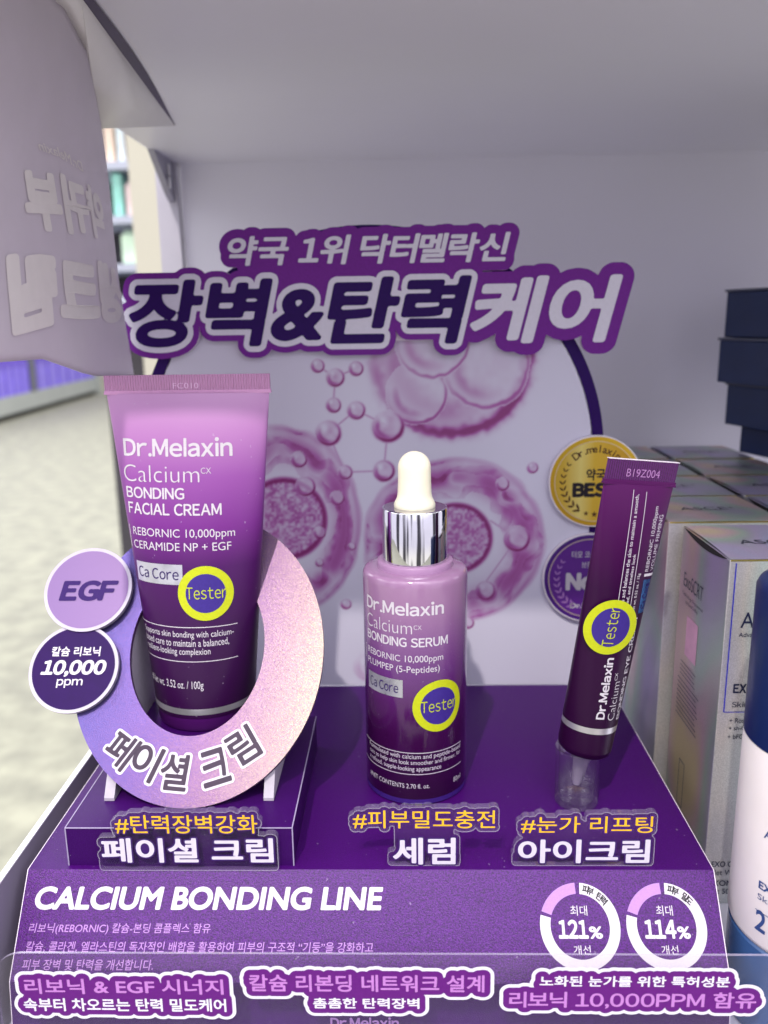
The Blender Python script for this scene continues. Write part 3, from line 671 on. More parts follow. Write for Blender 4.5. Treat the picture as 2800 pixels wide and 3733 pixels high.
# headline sign on the arch
HP = Plane((0, 384.5, 0))
def put2(s, r, **k): return fit(s, rect_px(HP, *r), **k)
h1 = put2('~약국 1위 닥터멜락신', (494, 506, 1102, 570), bold=0.030, shear=0.2)
h2 = put2('장벽&탄력', (284, 600, 1018, 747), bold=0.036, shear=0.2)
h3 = put2('케어', (1015, 595, 1338, 741), bold=0.036, shear=0.2)
all2 = join2d([h1, h2, h3])
outer = offset2d(*join2d([h2, h3]), 4.6, 0.5, fill=True); 
big = join2d([h1, tess(offset2d(*join2d([h2, h3]), 1.3, 0.5, fill=True))])
outer = offset2d(*big, 3.9, 0.5, fill=True)
sgn = Acc(); fr, sd = slab(outer, HP, -3.0, 0.0)
hs = mesh('headline_sign', *fr, m_plum, arch); sd.build('sign_edge', m_edge, hs)
wh = tess(offset2d(*h2, 2.5, 0.4, fill=True)); mesh('white_outline', HP.pt(*wh[0].T, 0.12), wh[1], m_signwhite, hs)
mesh('dark_lettering', HP.pt(*h2[0].T, 0.24), h2[1], m_deep, hs)
w_ = join2d([h1, h3]); mesh('white_lettering', HP.pt(*w_[0].T, 0.24), w_[1], m_signwhite, hs)
mesh('spacer', *box(-60, 30, 387.6, 388.9, -10, 15), m_edge, hs)

# badges on the arch
def badge(name, cu, cv, ru, face, rimm, lab):
    BP = Plane((0, 386.3, 0)); c = BP.inv(cu, cv); r = BP.inv(cu+ru, cv)[0]-c[0]
    fr, sd = slab([circle(*c, r)], BP, -2.2, 0); b = mesh(name, *fr, M('badge_border', lin(232, 226, 234), 0.4, 0, 0.03, 300), arch); b['label'] = lab; sd.build('badge_edge', m_edge, b)
    V, F = disc_on(BP, c, r*0.975, 0.1, 1, 96); mesh('badge_rim', V, F, rimm, b)
    V, F = disc_on(BP, c, r*0.885, 0.2, 1, 96, r*0.87); mesh('badge_line', V, F, M('badge_line', lin(232, 214, 180), 0.3, 0.3, 0.05, 300), b)
    V, F = disc_on(BP, c, r*0.865, 0.2, 1, 96); mesh('badge_face', V, F, face, b)
    return BP, c, r, b
def laurel(acc, BP, c, r, n=0.3):
    for k in range(9):
        t = math.radians(150+ k*11.5)
        for side in (-1, 1):
            px_, pz_ = c[0]+r*0.70*math.cos(t), c[1]+r*0.70*math.sin(t); d_ = t + math.pi/2 + math.pi + side*0.65; L_ = r*(0.085+0.008*k)
            pts = [(px_ + L_*s_*math.cos(d_) + w*math.cos(d_+1.57), pz_ + L_*s_*math.sin(d_) + w*math.sin(d_+1.57)) for s_, w in ((0, 0), (0.35, L_*0.2), (0.75, L_*0.17), (1.1, 0), (0.75, -L_*0.12), (0.35, -L_*0.15))]
            V = np.array(pts); acc.add(BP.pt(V[:, 0], V[:, 1], n), [tuple(range(6))])
def star(acc, BP, x, z, r, n=0.3):
    P = np.array([(x + (r if k % 2 == 0 else r*0.42)*math.sin(k*math.pi/5), z + (r if k % 2 == 0 else r*0.42)*math.cos(k*math.pi/5)) for k in range(10)]); V, F = tess([P.tolist()]); acc.add(BP.pt(V[:, 0], V[:, 1], n), F)
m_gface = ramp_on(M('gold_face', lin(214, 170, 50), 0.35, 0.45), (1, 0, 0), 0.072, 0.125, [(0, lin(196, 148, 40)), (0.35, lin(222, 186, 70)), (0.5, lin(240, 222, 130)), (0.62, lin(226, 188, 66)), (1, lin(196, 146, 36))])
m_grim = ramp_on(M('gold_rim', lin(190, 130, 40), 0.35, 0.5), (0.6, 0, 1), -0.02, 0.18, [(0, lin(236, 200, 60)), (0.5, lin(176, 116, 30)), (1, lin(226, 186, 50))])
BP, c, r, bg = badge('gold_badge', 1286.5, 1040.5, 101, m_gface, m_grim, 'round gold best seal')
m_brown = M('brown_ink', lin(78, 42, 14), 0.5, 0, 0.05, 300)
a = Acc(); V, F = join2d(arc_chars('Dr.melaxin', c[0], c[1], r*0.72, 128, 50, r*0.225, 0.015)); a.add(BP.pt(V[:, 0], V[:, 1], 0.3), F)
laurel(a, BP, c, r)
for k in range(5): t = math.radians(-118+14*k); star(a, BP, c[0]+r*0.74*math.cos(t), c[1]+r*0.74*math.sin(t)+r*0.02, r*(0.045, 0.06, 0.075, 0.06, 0.045)[k])
a.build('badge_mark', m_brown, bg)
a = Acc(); write(a, '약국', BP, rect_px(BP, 1266, 1012, 1307, 1038), n=0.3, bold=0.03); write(a, '~BEST', BP, rect_px(BP, 1235.5, 1042, 1337.5, 1074), n=0.3, bold=0.07); a.build('badge_lettering', m_black, bg)
m_pface = M('badge_purple', lin(92, 36, 138), 0.35, 0, 0.05, 200); m_prim = M('badge_purple_rim', lin(70, 24, 120), 0.35, 0, 0.05, 200)
BP, c, r, bg = badge('purple_badge', 1272.6, 1249, 100, m_pface, m_prim, 'round purple number one seal')
a = Acc(); laurel(a, BP, c, r); a.build('badge_mark', m_lilac, bg)
a = Acc()
write(a, '더모 코스메틱', BP, rect_px(BP, 1235, 1190, 1310, 1205), n=0.3, bold=0.01); write(a, '브랜드', BP, rect_px(BP, 1256, 1212.5, 1289, 1227), n=0.3, bold=0.01)
write(a, '~No.1', BP, rect_px(BP, 1221, 1237, 1324, 1275), n=0.3, bold=0.06); write(a, 'Dr.Melaxin', BP, rect_px(BP, 1231, 1302, 1314, 1313), n=0.3, bold=0.03); a.build('badge_lettering', m_white, bg)

# ================================================================== tester sticker
def tester(parent, surf, c, R=10.3, n=0.22, turn=0.0, tr=True):
    V, F = disc_on(surf, c, R, n, 8, 80); st = mesh('tester_sticker', V, F, m_yel, parent, smooth=True)
    V, F = disc_on(surf, c, R*0.715, n+0.06, 1, 80); V, F = disc_on(surf, c, R*0.715, n+0.06, 6, 80); mesh('sticker_centre', V, F, m_vio, st, smooth=True)
    V, F = fit('~Tester', (-R*0.70, -R*0.20, R*0.74, R*0.24), bold=-0.004); ct, s_ = math.cos(turn), math.sin(turn)
    V = V @ np.array([[ct, s_], [-s_, ct]]) + np.array(c); a = Acc(); a.add(surf.pt(V[:, 0], V[:, 1], n+0.14), F); a.build('sticker_word', m_yel, st)
    return st

def bump_ribs(m, axis, pitch_mm, strength=0.6):
    n, l = m.node_tree.nodes, m.node_tree.links; tc = n.new('ShaderNodeTexCoord'); d_ = n.new('ShaderNodeVectorMath'); d_.operation = 'DOT_PRODUCT'; d_.inputs[1].default_value = axis; l.new(tc.outputs['Object'], d_.inputs[0])
    m1 = n.new('ShaderNodeMath'); m1.operation = 'MULTIPLY'; m1.inputs[1].default_value = 2*math.pi/(pitch_mm*0.001); l.new(d_.outputs['Value'], m1.inputs[0]); m2 = n.new('ShaderNodeMath'); m2.operation = 'SINE'; l.new(m1.outputs[0], m2.inputs[0])
    b = n.new('ShaderNodeBump'); b.inputs['Strength'].default_value = strength; b.inputs['Distance'].default_value = 0.0002; l.new(m2.outputs[0], b.inputs['Height']); l.new(b.outputs[0], n['Principled BSDF'].inputs['Normal'])
    return m

# ================================================================== cream tube through the ring
ZTB = -153.2; TX0, TY0 = -80.0, 306.0
TS = Tube((TX0, TY0, ZTB), (0.006, 0, 1), (0, -1, 0), 18.9, 30.2, 127.5, 121.5, 1.0)
ct = thing('cream_tube', 'large pink to purple squeeze tube of cream standing in the oval ring', 'tube', (TX0, TY0, ZTB))
stops = [(0, lin(40, 4, 50)), (0.30, lin(50, 8, 64)), (0.50, lin(70, 16, 88)), (0.62, lin(112, 42, 130)), (0.76, lin(140, 76, 154)), (0.88, lin(170, 116, 176)), (1, lin(188, 142, 190))]
m_tube = ramp_on(M('tube_print', PURPLE, 0.38, 0, 0, bump=0.03, bscale=1200, spec=0.4, dust=0.35), (0, 0, 1), 0.0, 0.128, stops)
q0 = 121.5/2
def tube_fn(T, q0, t0, t1):
    def f(a, b): 
        return T.pt(np.array([-q0 + 2*q0*a]), np.array([t0 + (t1-t0)*b]))[0]
    return f
def tube_mesh(T, q0, t0, t1, na=120, nb=60, pw=1.0, n=0.0):
    qs = np.linspace(-q0, q0, na+1)[:-1]; V = []
    for b in np.linspace(0, 1, nb+1): V.append(T.pt(qs, np.full(na, t0+(t1-t0)*b**pw), n))
    V = np.concatenate(V); F = [(j*na+i, j*na+(i+1) % na, (j+1)*na+(i+1) % na, (j+1)*na+i) for j in range(nb) for i in range(na)]
    return V, F
def half_girth(T, t):
    a, b = T.ab(np.array([t])); ph = np.linspace(0, math.pi, 181); return np.sum(np.hypot(np.diff(a[0]*np.sin(ph)), np.diff(b[0]*np.cos(ph))))
V, F = tube_mesh(TS, q0*0.999, 6.2, 127.5, 140, 70, 0.9); mesh('body', V, F, m_tube, ct, smooth=True, sharp=70)
mesh('cap', *lathe([(17.2, 0), (18.2, 0.5), (18.8, 2), (18.95, 6.2)], (TX0, TY0, ZTB), 96), M('cap_purple', lin(70, 18, 90), 0.3, 0, 0.04, 200), ct, smooth=True)
b0, b1 = TS.inv(438, 1545)[1], TS.inv(438, 1532)[1]
V, F = tube_mesh(TS, q0*0.999, b0, b1, 140, 2, 1.0, 0.08); mesh('silver_band', V, F, m_band, ct, smooth=True)
m_crimp = bump_ribs(ramp_on(M('crimp', lin(208, 158, 208), 0.4), (0, 0, 1), 0.1, 0.14, [(0, lin(196, 140, 188)), (1, lin(198, 144, 190))]), (1, 0, 0), 0.95, 1.0)
ox = 0.006*127
mesh('crimp_seal', *box(TX0+ox-30.6, TX0+ox+30.6, TY0-0.7, TY0+0.7, ZTB+128.6, ZTB+134.2), m_crimp, ct)
m_pinkf = M('crimp_fold', lin(204, 150, 196), 0.4, 0, 0.04, 300)
f_ = Acc(); f_.add(*box(TX0+ox-30.9, TX0+ox+30.9, TY0-1.0, TY0+1.0, ZTB+127.3, ZTB+127.9)); f_.add(*box(TX0+ox-30.8, TX0+ox+30.8, TY0-0.85, TY0+0.85, ZTB+127.9, ZTB+128.6)); f_.build('crimp_fold', m_pinkf, ct)
CPl = Plane((0, TY0-0.7, 0)); a = Acc(); write(a, 'FC010', CPl, rect_px(CPl, 374, 827, 429, 839), n=0.1, bold=-0.008); a.build('batch_code', M('code_pink', lin(226, 186, 226), 0.4, 0, 0.03, 300), ct)
tw = Acc()
def tput(s, ul, vt, ur, vb, bold=0.0, acc=None, surf=TS, n=0.15): write(acc or tw, s, surf, rect_px(surf, ul, vt, ur, vb), n=n, bold=bold)
tput('~Dr.Melaxin', 269, 945, 502.5, 987, 0.022)
tput('Calcium', 270, 1005, 431, 1042, -0.014); tput('CX', 434, 1010, 456, 1023, -0.008)
tput('~BONDING', 275, 1053, 398.5, 1078, 0.020); tput('~FACIAL CREAM', 278, 1088, 479, 1114, 0.020)
tput('REBORNIC 10,000ppm', 291, 1143.5, 508, 1167); tput('CERAMIDE NP + EGF', 293, 1173, 500, 1191)
tput('Supports skin bonding with calcium-', 315, 1364, 505, 1381.5); tput('based care to maintain a balanced,', 317.5, 1382, 495, 1399.5); tput('resilient-looking complexion', 321, 1400, 455, 1418)
tput('#Net wt. 3.52 oz. / 100g', 330, 1470, 440, 1491)
for (u0, u1, v) in ((310, 513, 1355.5), (318, 514, 1429.5)):
    q_ = [TS.inv(u0, v)[0], TS.inv(u1, v)[0]]; tz = TS.inv(430, v)[1]; strip(tw, TS, (q_[0], tz), (q_[1], tz), 0.28)
q_ = TS.inv(284, 1160)[0]; strip(tw, TS, (q_, TS.inv(300, 1136)[1]), (q_, TS.inv(300, 1184)[1]), 0.4)
tw.build('lettering', m_white, ct)
def foil(parent, surf, r, n=0.1, m=None):
    V, F = grid(lambda a, b: (r[0]+(r[2]-r[0])*a, r[1]+(r[3]-r[1])*b), 24, 2); fo = mesh('foil_label', surf.pt(V[:, 0], V[:, 1], n), F, m or m_foil, parent, smooth=True)
    return fo
r = rect_px(TS, 297, 1218, 395, 1261); fo = foil(ct, TS, r)
a = Acc(); w_, h_ = r[2]-r[0], r[3]-r[1]; write(a, '~Ca Core', TS, (r[0]+w_*0.07, r[1]+h_*0.24, r[2]-w_*0.07, r[3]-h_*0.22), n=0.2, bold=0.004); a.build('foil_word', m_deep, fo)
tester(ct, TS, TS.inv(444.5, 1281.5), n=0.35)

# ================================================================== oval ring holder
rc = np.array([-78.0, 291.5, -121.7]); RV = np.array([0, 67, 89.0])
RP = Plane(rc, (1, 0, 0), RV)
rh = thing('ring_holder', 'iridescent lilac oval ring stand with two round badges, propped around the cream tube', 'ring stand', (-78, 275, -166.5))
RX, RYo, RYi_c = 47.3, 56.0, 3.6
inn = RP.inv(440, 1590)[1]; inl, inr = RP.inv(277, 1440)[0], RP.inv(571, 1400)[0]
icx, ix = (inl+inr)/2, (inr-inl)/2; iy = ix*1.30; icy = inn + iy
m_ring = ramp_on(M('iridescent_sheen', lin(200, 170, 220), 0.36, 0.75, 0, bump=0.35, bscale=4200), (1, 0, -0.25), -0.052, 0.052, [(0, lin(78, 68, 126)), (0.3, lin(92, 70, 122)), (0.55, lin(112, 84, 114)), (0.8, lin(134, 114, 116)), (1, lin(154, 146, 120))], 0.55, 1700)  # reflections and cream highlight painted as a colour run across the ring
fr, sd = slab([circle(0, 0, RX, RYo, 140), circle(icx, icy, ix, iy, 120)], RP, -2.4, 0)
ro = mesh('ring', *fr, m_ring, rh); sd.build('ring_edge', M('ring_side', lin(70, 40, 84), 0.5, 0, 0.1, 300), ro)
# lettering along the bottom of the ring
ch = []
for s_, u, v, ang in (('페', 262, 1619, -34), ('이', 315, 1645, -22), ('셜', 377, 1668, -5), ('크', 464, 1657, 17), ('림', 525, 1611, 33)):
    c_ = RP.inv(u, v); V, F = txt(s_, 0.02); lo, hi = V.min(0), V.max(0); V = (V-(lo+hi)/2)/(hi-lo)*np.array([10.2, 12.6]); t = math.radians(ang)
    V = V @ np.array([[math.cos(t), math.sin(t)], [-math.sin(t), math.cos(t)]]) + np.array(c_); ch.append((V, F))
chv = join2d(ch); ol = tess(offset2d(*chv, 0.85, 0.2, fill=True))
mesh('lettering_outline', RP.pt(*ol[0].T, 0.12), ol[1], m_white, rh); mesh('lettering', RP.pt(*chv[0].T, 0.24), chv[1], M('letter_plum', lin(42, 16, 50), 0.55, 0.0, 0.15, 900, 0.3, 2300), rh)
for x_, u in ((0, 236.5), (1, 580.5)):
    xx = on_y(u, 1720, 263)[0]
    k = 89/67; zof = lambda y: -166.5 + (y-258-3.6)*k
    mesh('leg', *prism_x([(262.5, -166.45), (262.5, zof(262.5)), (313, zof(313)), (318, -166.45)], xx-1.8, xx+1.8), M('leg_white', lin(168, 160, 174), 0.55, 0, 0.05, 300, 0.2, 1200), rh)
BPL = Plane(rc + RP.N*3.2, (1, 0, 0), RV)
m_bl = ramp_on(M('badge_lilac', lin(178, 150, 222), 0.4, 0, 0, bump=0.1, bscale=1500, spec=0.3), (1, 0, 0), -0.06, -0.02, [(0, lin(122, 94, 146)), (1, lin(134, 104, 154))])
m_bd = M('badge_deep', lin(38, 6, 74), 0.45, 0, 0.06, 300, 0.05, 1500, 0.12)
def rbadge(cu, cv, ru, fm, lab, nn):
    c_ = BPL.inv(cu, cv); r_ = BPL.inv(cu+ru, cv)[0]-c_[0]
    fr, sd = slab([circle(*c_, r_)], BPL, -2.0+nn, nn); b = mesh('round_badge', *fr, M('badge_margin', lin(178, 170, 188), 0.3, 0, 0.05, 300, spec=0.3), rh); b['label'] = lab; sd.build('badge_edge', m_acre, b)
    V, F = disc_on(BPL, c_, r_*0.925, nn+0.1, 1, 96); mesh('badge_face', V, F, fm, b); return b, c_, r_
b, c_, r_ = rbadge(192, 1274, 93.5, m_bl, 'lilac round badge reading EGF', 0.9)
a = Acc(); write(a, '~EGF', BPL, rect_px(BPL, 129, 1256, 253, 1300), n=1.15, bold=0.05, shear=0.12); a.build('badge_lettering', m_deep, b)
b, c_, r_ = rbadge(159, 1443, 96, m_bd, 'dark purple round badge reading ppm', 0.0)
a = Acc()
write(a, '칼슘 리보닉', BPL, rect_px(BPL, 111, 1397, 216, 1418), n=0.25, bold=0.02); write(a, '~10,000', BPL, rect_px(BPL, 87, 1426, 227, 1462), n=0.25, bold=0.045, shear=0.12); write(a, '~ppm', BPL, rect_px(BPL, 121, 1467, 177, 1486), n=0.25, bold=0.012)
a.build('badge_lettering', m_white, b)

# ================================================================== serum bottle
BX, BY, BR = 4.1, 302.0, 19.9
BS = Cyl(BX, BY, BR)
sb = thing('serum_bottle', 'lilac to purple serum bottle with chrome collar and cream rubber dropper bulb', 'bottle', (BX, BY, ZT))
st2 = [(0, lin(36, 4, 42)), (0.32, lin(52, 9, 60)), (0.46, lin(72, 22, 84)), (0.60, lin(94, 46, 112)), (0.74, lin(122, 80, 132)), (0.88, lin(144, 106, 146)), (1, lin(150, 114, 150))]
m_bot = ramp_on(M('bottle_print', PURPLE, 0.14, 0, spec=0.5, coat=0.6, dust=0.25), (0, 0, 1), 0.0, 0.09, st2, 0.10, 3000)
def Zr(z): return z-ZT
prof_b = [(18.2, 0.05), (19.2, 0.3), (19.75, 1.2), (BR, 2.6)] + [(BR, h) for h in (20, 40, 60, 80)] + [(BR, 86.2), (19.75, 88.0), (19.2, 89.1), (18.4, 89.6), (14.6, 89.9)]
mesh('body', *lathe(prof_b, (BX, BY, ZT), 128), m_bot, sb, smooth=True, sharp=50)
m_lil = M('collar_lilac', lin(158, 122, 160), 0.3, 0, 0.03, 300)
mesh('collar', *lathe([(14.3, 89.6), (14.3, 92.0), (14.0, 92.4), (12.4, 92.5)], (BX, BY, ZT), 96), m_lil, sb, smooth=True, sharp=50)
mesh('chrome_ring', *lathe([(12.0, 92.4), (12.25, 92.6), (12.25, 112.0), (12.05, 112.35), (11.6, 112.5)], (BX, BY, ZT), 128, cap1=False), m_chrome, sb, smooth=True, sharp=30)
mesh('chrome_top', *lathe([(11.6, 112.5), (7.6, 112.5)], (BX, BY, ZT), 128, cap0=False, cap1=False), M('dusty_chrome', lin(190, 186, 194), 0.14, 1.0, 0.15, 900), sb)
m_rub = M('rubber_cream', lin(242, 236, 214), 0.5, 0, 0.03, 200, 0.05, 900, 0.4, sub=0.15)
pb = [(7.7, 112.5), (7.75, 113.6), (7.3, 114.6), (6.6, 116), (6.3, 118), (6.15, 122), (6.1, 126.5)] + [(6.1*math.cos(t), 127.2 + 6.1*math.sin(t)) for t in np.linspace(0.05, 1.55, 12)]
mesh('dropper_bulb', *lathe(pb, (BX, BY, ZT), 96), m_rub, sb, smooth=True, sharp=80)
bw = Acc(); tb = lambda s, ul, vt, ur, vb, bold=0.0: tput(s, ul, vt, ur, vb, bold, bw, BS, 0.1)
tb('~Dr.Melaxin', 788.6, 1301, 958.5, 1330.5, 0.022); tb('Calcium', 789.8, 1337, 890, 1365, -0.014); tb('CX', 893.6, 1351, 910.5, 1360.5, -0.008)
tb('~BONDING SERUM', 789.8, 1378, 966.8, 1398, 0.020); tb('REBORNIC 10,000ppm', 797, 1416, 957, 1434.5); tb('PLUMPEP (5-Peptides)', 797, 1438.5, 949.5, 1457)
tb('Formulated with calcium and peptide-based', 793, 1630, 993, 1642.5); tb('care to help skin look smoother and firmer, for', 793.2, 1643, 993, 1655); tb('a refined, supple-looking appearance', 793.6, 1654.5, 952.6, 1667)
tb('#NET CONTENTS 2.70 fl. oz.', 794, 1690, 928, 1700.5); tb('80ml', 979, 1674, 993.4, 1684.5)
for v in (1627.2, 1673): z_ = BS.inv(895, v)[1]; strip(bw, BS, (BS.inv(793.5, v-15)[0], z_), (BS.inv(994, v-12)[0], z_), 0.28, 0.1, 40)
z0, z1 = BS.inv(800, 1424)[1], BS.inv(800, 1394)[1]; q_ = BS.inv(792, 1410)[0]; strip(bw, BS, (q_, z0), (q_, z1), 0.4, 0.1)
bw.build('lettering', m_white, sb)
z0, z1 = BS.inv(895, 1737)[1], BS.inv(895, 1727)[1]
mesh('band', *lathe([(BR+0.06, z0-ZT), (BR+0.06, z1-ZT)], (BX, BY, ZT), 128, cap0=False, cap1=False), M('violet_band', lin(96, 60, 168), 0.2, 0.7, 0.1, 200), sb, smooth=True)
r = rect_px(BS, 793, 1462, 870, 1499.6); fo = foil(sb, BS, r, 0.07)
a = Acc(); w_, h_ = r[2]-r[0], r[3]-r[1]; write(a, '~Ca Core', BS, (r[0]+w_*0.1, r[1]+h_*0.24, r[2]-w_*0.1, r[3]-h_*0.22), n=0.16, bold=0.004); a.build('foil_word', m_deep, fo)
q_ = BS.inv(949, 1524); tester(sb, BS, q_, n=0.2)

# ================================================================== eye cream tube in its clear cup
E0, E1 = np.array([67.2, 285, -156.6]), np.array([83.4, 285, -49.2]); EL = float(np.linalg.norm(E1-E0)); A_ = (E1-E0)/EL
ang = math.radians(24)
ES = Tube(E0, A_, (math.sin(ang), -math.cos(ang), 0), 9.9, 15.4, EL-8.5, 62.2, 0.85)
et = thing('eye_cream_tube', 'slim dark plum eye cream tube leaning to the right on a clear cup', 'tube', tuple(E0))
def dotA(v): return (A_[0], A_[1], A_[2])
m_eye = ramp_on(M('eye_print', lin(70, 16, 84), 0.32, 0, 0, bump=0.02, bscale=900, spec=0.24), dotA(0), 0.0, 0.105, [(0, lin(36, 4, 42)), (0.6, lin(44, 6, 50)), (1, lin(82, 22, 86))])
hg = 62.2/2
V, F = tube_mesh(ES, hg*0.999, 0.6, EL-8.5, 120, 60, 0.9); mesh('body', V, F, m_eye, et, smooth=True, sharp=70)
mesh('base_cap', *lathe([(7.5, 0), (8.8, 0.2), (9.6, 1.0), (9.9, 2.6)], E0 - A_*2.0, 72, A_, True, False), m_eye, et, smooth=True)
V, F = tube_mesh(ES, hg*0.999, 8.6, 10.9, 120, 2, 1.0, 0.06); mesh('silver_band', V, F, m_band, et, smooth=True)
# crimp
def crimp_pts(w, th, t0, t1):
    return np.array([E0 + A_*t + ES.R*x + ES.F*y for x in (-w, w) for y in (-th, th) for t in (t0, t1)]), [(0, 1, 3, 2), (4, 6, 7, 5), (0, 4, 5, 1), (2, 3, 7, 6), (0, 2, 6, 4), (1, 5, 7, 3)]
m_ecr = bump_ribs(M('eye_crimp', lin(84, 26, 96), 0.35), tuple(ES.R), 0.95, 1.0)
mesh('crimp_seal', *crimp_pts(15.1, 0.6, EL-7.0, EL), m_ecr, et)
a = Acc(); a.add(*crimp_pts(15.6, 0.95, EL-8.7, EL-8.1)); a.add(*crimp_pts(15.5, 0.8, EL-8.1, EL-7.0)); a.build('crimp_fold', m_eye, et)
mesh('crimp_edge', *crimp_pts(15.5, 0.62, EL+0.01, EL+0.25), m_edge, et)
CE = Plane(E0 + ES.F*0.6, ES.R, A_)
if (CE.N @ ES.F) < 0: CE.N = -CE.N
a = Acc(); write(a, 'B19Z004', CE, (-7.0, EL-5.8, 7.5, EL-3.0), n=0.1, bold=-0.004); a.build('batch_code', M('code_plum', lin(170, 120, 178), 0.35, 0, 0.05, 300), et)
ew = Acc()
class Turn:       # writing that runs up the tube: (a, b) -> (q = -b, t = a)
    def pt(s, a, b, n=0): return ES.pt(-np.asarray(b, float), np.asarray(a, float), n)
TE = Turn()
def ewrite(s, t0, t1, q, h, bold=0.0, acc=None): write(acc or ew, s, TE, (t0, -q-h*0.5, t1, -q+h*0.5), n=0.13, bold=bold)
ewrite('~Dr.Melaxin', 14.6, 38, -2.9, 3.6, 0.03); ewrite('Calcium', 14.0, 28.8, 1.9, 3.2, -0.014); ewrite('CX', 29.4, 32.2, 1.2, 1.3, -0.005)
ewrite('~BONDING EYE CREAM', 13.6, 52.5, 6.3, 2.4, 0.025)
ewrite('Nourishes and balances the skin to maintain a smooth,', 51, 97, -1.4, 1.8, 0.006); ewrite('polished, and timeless look', 53.5, 76, 0.9, 1.8, 0.006); ewrite('Net wt. 0.52 oz. / 15g', 54.5, 69, 4.4, 1.6, 0.006)
ewrite('REBORNIC 10,000ppm', 69.5, 93, 8.3, 2.4); ewrite('VOLUME FIRMING', 69.5, 90, 11.2, 2.2)
strip(ew, TE, (48, 3.2), (98.5, 3.2), 0.25, 0.13); strip(ew, TE, (52, -2.5), (98, -2.5), 0.25, 0.13); strip(ew, TE, (68.2, -7.0), (68.2, -12.6), 1.0, 0.13)
ew.build('lettering', m_white, et)
V, F = grid(lambda x, y: (54 + 12.5*x, -7.2 - 4.6*y), 12, 6); fo = mesh('foil_label', TE.pt(V[:, 0], V[:, 1], 0.1), F, M('blue_foil', lin(70, 112, 176), 0.25, 0.8, 0.25, 120), et, smooth=True)
a = Acc(); write(a, 'Ca Core', TE, (55.5, -11, 65, -8.2), n=0.2); a.build('foil_word', m_deep, fo)
class Tang:       # the sticker is stiff: it lies nearly flat against the tube, bent a little round it
    def __init__(s, c):
        s.c = c; q, t = c; s.o = ES.pt(np.array([q]), np.array([t]))[0]; d_ = ES.pt(np.array([q-0.5, q+0.5]), np.array([t, t])); s.U = (d_[1]-d_[0])/np.linalg.norm(d_[1]-d_[0]); s.N = np.cross(s.U, A_); s.N = s.N if s.N[1] < 0 else -s.N
    def pt(s, a, b, n=0):
        a, b = np.asarray(a, float), np.asarray(b, float); R = 45.0
        return s.o + np.outer(b, A_) + np.outer(R*np.sin(a/R), s.U) + np.outer(R*(np.cos(a/R)-1) + n, s.N)
tester(et, Tang((-4.6, 49.5)), (0, 0), n=0.7, turn=math.pi/2)
# clear cup
m_glass = clear('cup_clear', 0.015, (0.96, 0.95, 0.97), 0.17, (0.75, 0.68, 0.82))
cup = thing('clear_cup', 'small clear acrylic cup holding up the leaning eye cream tube', 'cup', (65.0, 285.5, ZT))
mesh('wall', *lathe([(7.6, 0.05), (8.1, 0.6), (8.25, 21.5), (8.5, 22.3), (8.4, 22.9), (7.3, 22.9), (7.0, 22.2), (6.9, 15.0), (6.6, 2.2), (0.3, 1.6)], (65.0, 285.5, ZT), 72), m_glass, cup, smooth=True, sharp=40)
noz = mesh('nozzle', *lathe([(1.4, -17), (2.0, -15), (3.2, -6), (5.2, -3.8), (5.4, -2.02)], E0, 48, A_), M('nozzle_frost', lin(222, 214, 230), 0.2, 0, 0.05, 200, trans=0.3, ior=1.35), et, smooth=True)

# ================================================================== clear name plates
NP = Plane((0, 243.6, 0))
def plate(gold, gr, white, wr, foot, lab, zfoot, yp=243.6):
    P = Plane((0, yp, 0)); g = fit(gold, rect_px(P, *gr), bold=0.006); w = fit(white, rect_px(P, *wr), bold=0.026)
    a0 = P.inv(foot[0], foot[2])[0]; a1_ = P.inv(foot[1], foot[2])[0]
    ft = (np.array([(a0+1.6, zfoot+1.6), (a1_-1.6, zfoot+1.6), (a1_-1.6, zfoot+4.2), (a0+1.6, zfoot+4.2)]), [(0, 1, 2, 3)])
    mid = P.inv((wr[0]+wr[2])/2, (gr[3]+wr[1])/2); xw0, xw1 = w[0][:, 0].min(), w[0][:, 0].max(); xg0, xg1 = g[0][:, 0].min(), g[0][:, 0].max()
    x0_, x1_ = max(xw0, xg0)+2, min(xw1, xg1)-2; z0_, z1_ = w[0][:, 1].max()-3, g[0][:, 1].min()+3
    nk = (np.array([(x0_, z0_), (x1_, z0_), (x1_, z1_), (x0_, z1_)]), [(0, 1, 2, 3)])
    lw = offset2d(*join2d([g, w, ft, nk]), 1.55, 0.22, fill=True); lw = [[(x, max(z, zfoot+0.02)) for x, z in l] for l in lw]
    t = thing('name_plate', lab, 'name plate', ((a0+a1_)/2, yp, zfoot), 'clear acrylic name plates in front of the products')
    fr, sd = slab(lw, P, -2.4, 0, True); pnl = mesh('panel', *fr, m_acr, t); sd.build('panel_edge', m_acrs, pnl)
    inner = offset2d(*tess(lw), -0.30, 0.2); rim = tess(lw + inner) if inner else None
    if rim: mesh('panel_rim_glint', P.pt(*rim[0].T, 0.04), rim[1], m_rim_glint, pnl)  # bright glint of the polished edge put in as a pale strip
    hl = offset2d(*join2d([g]), 0.45, 0.15, fill=True); h2_ = tess(hl); mesh('print_shadow', P.pt(*h2_[0].T, 0.06), h2_[1], M('print_shade', lin(60, 18, 104), 0.4, 0, 0.05, 400), t)  # shadow of the letters painted as a dark outline behind them
    hl = tess(offset2d(*w, 0.55, 0.15, fill=True)); mesh('print_shadow', P.pt(*hl[0].T, 0.06), hl[1], M('print_shade', lin(52, 16, 92), 0.4, 0, 0.05, 400), t)
    mesh('hashtag_lettering', P.pt(*g[0].T, 0.14), g[1], m_gold, t); mesh('lettering', P.pt(*w[0].T, 0.14), w[1], M('plate_white', lin(204, 198, 212), 0.35, 0, 0.04, 500), t)
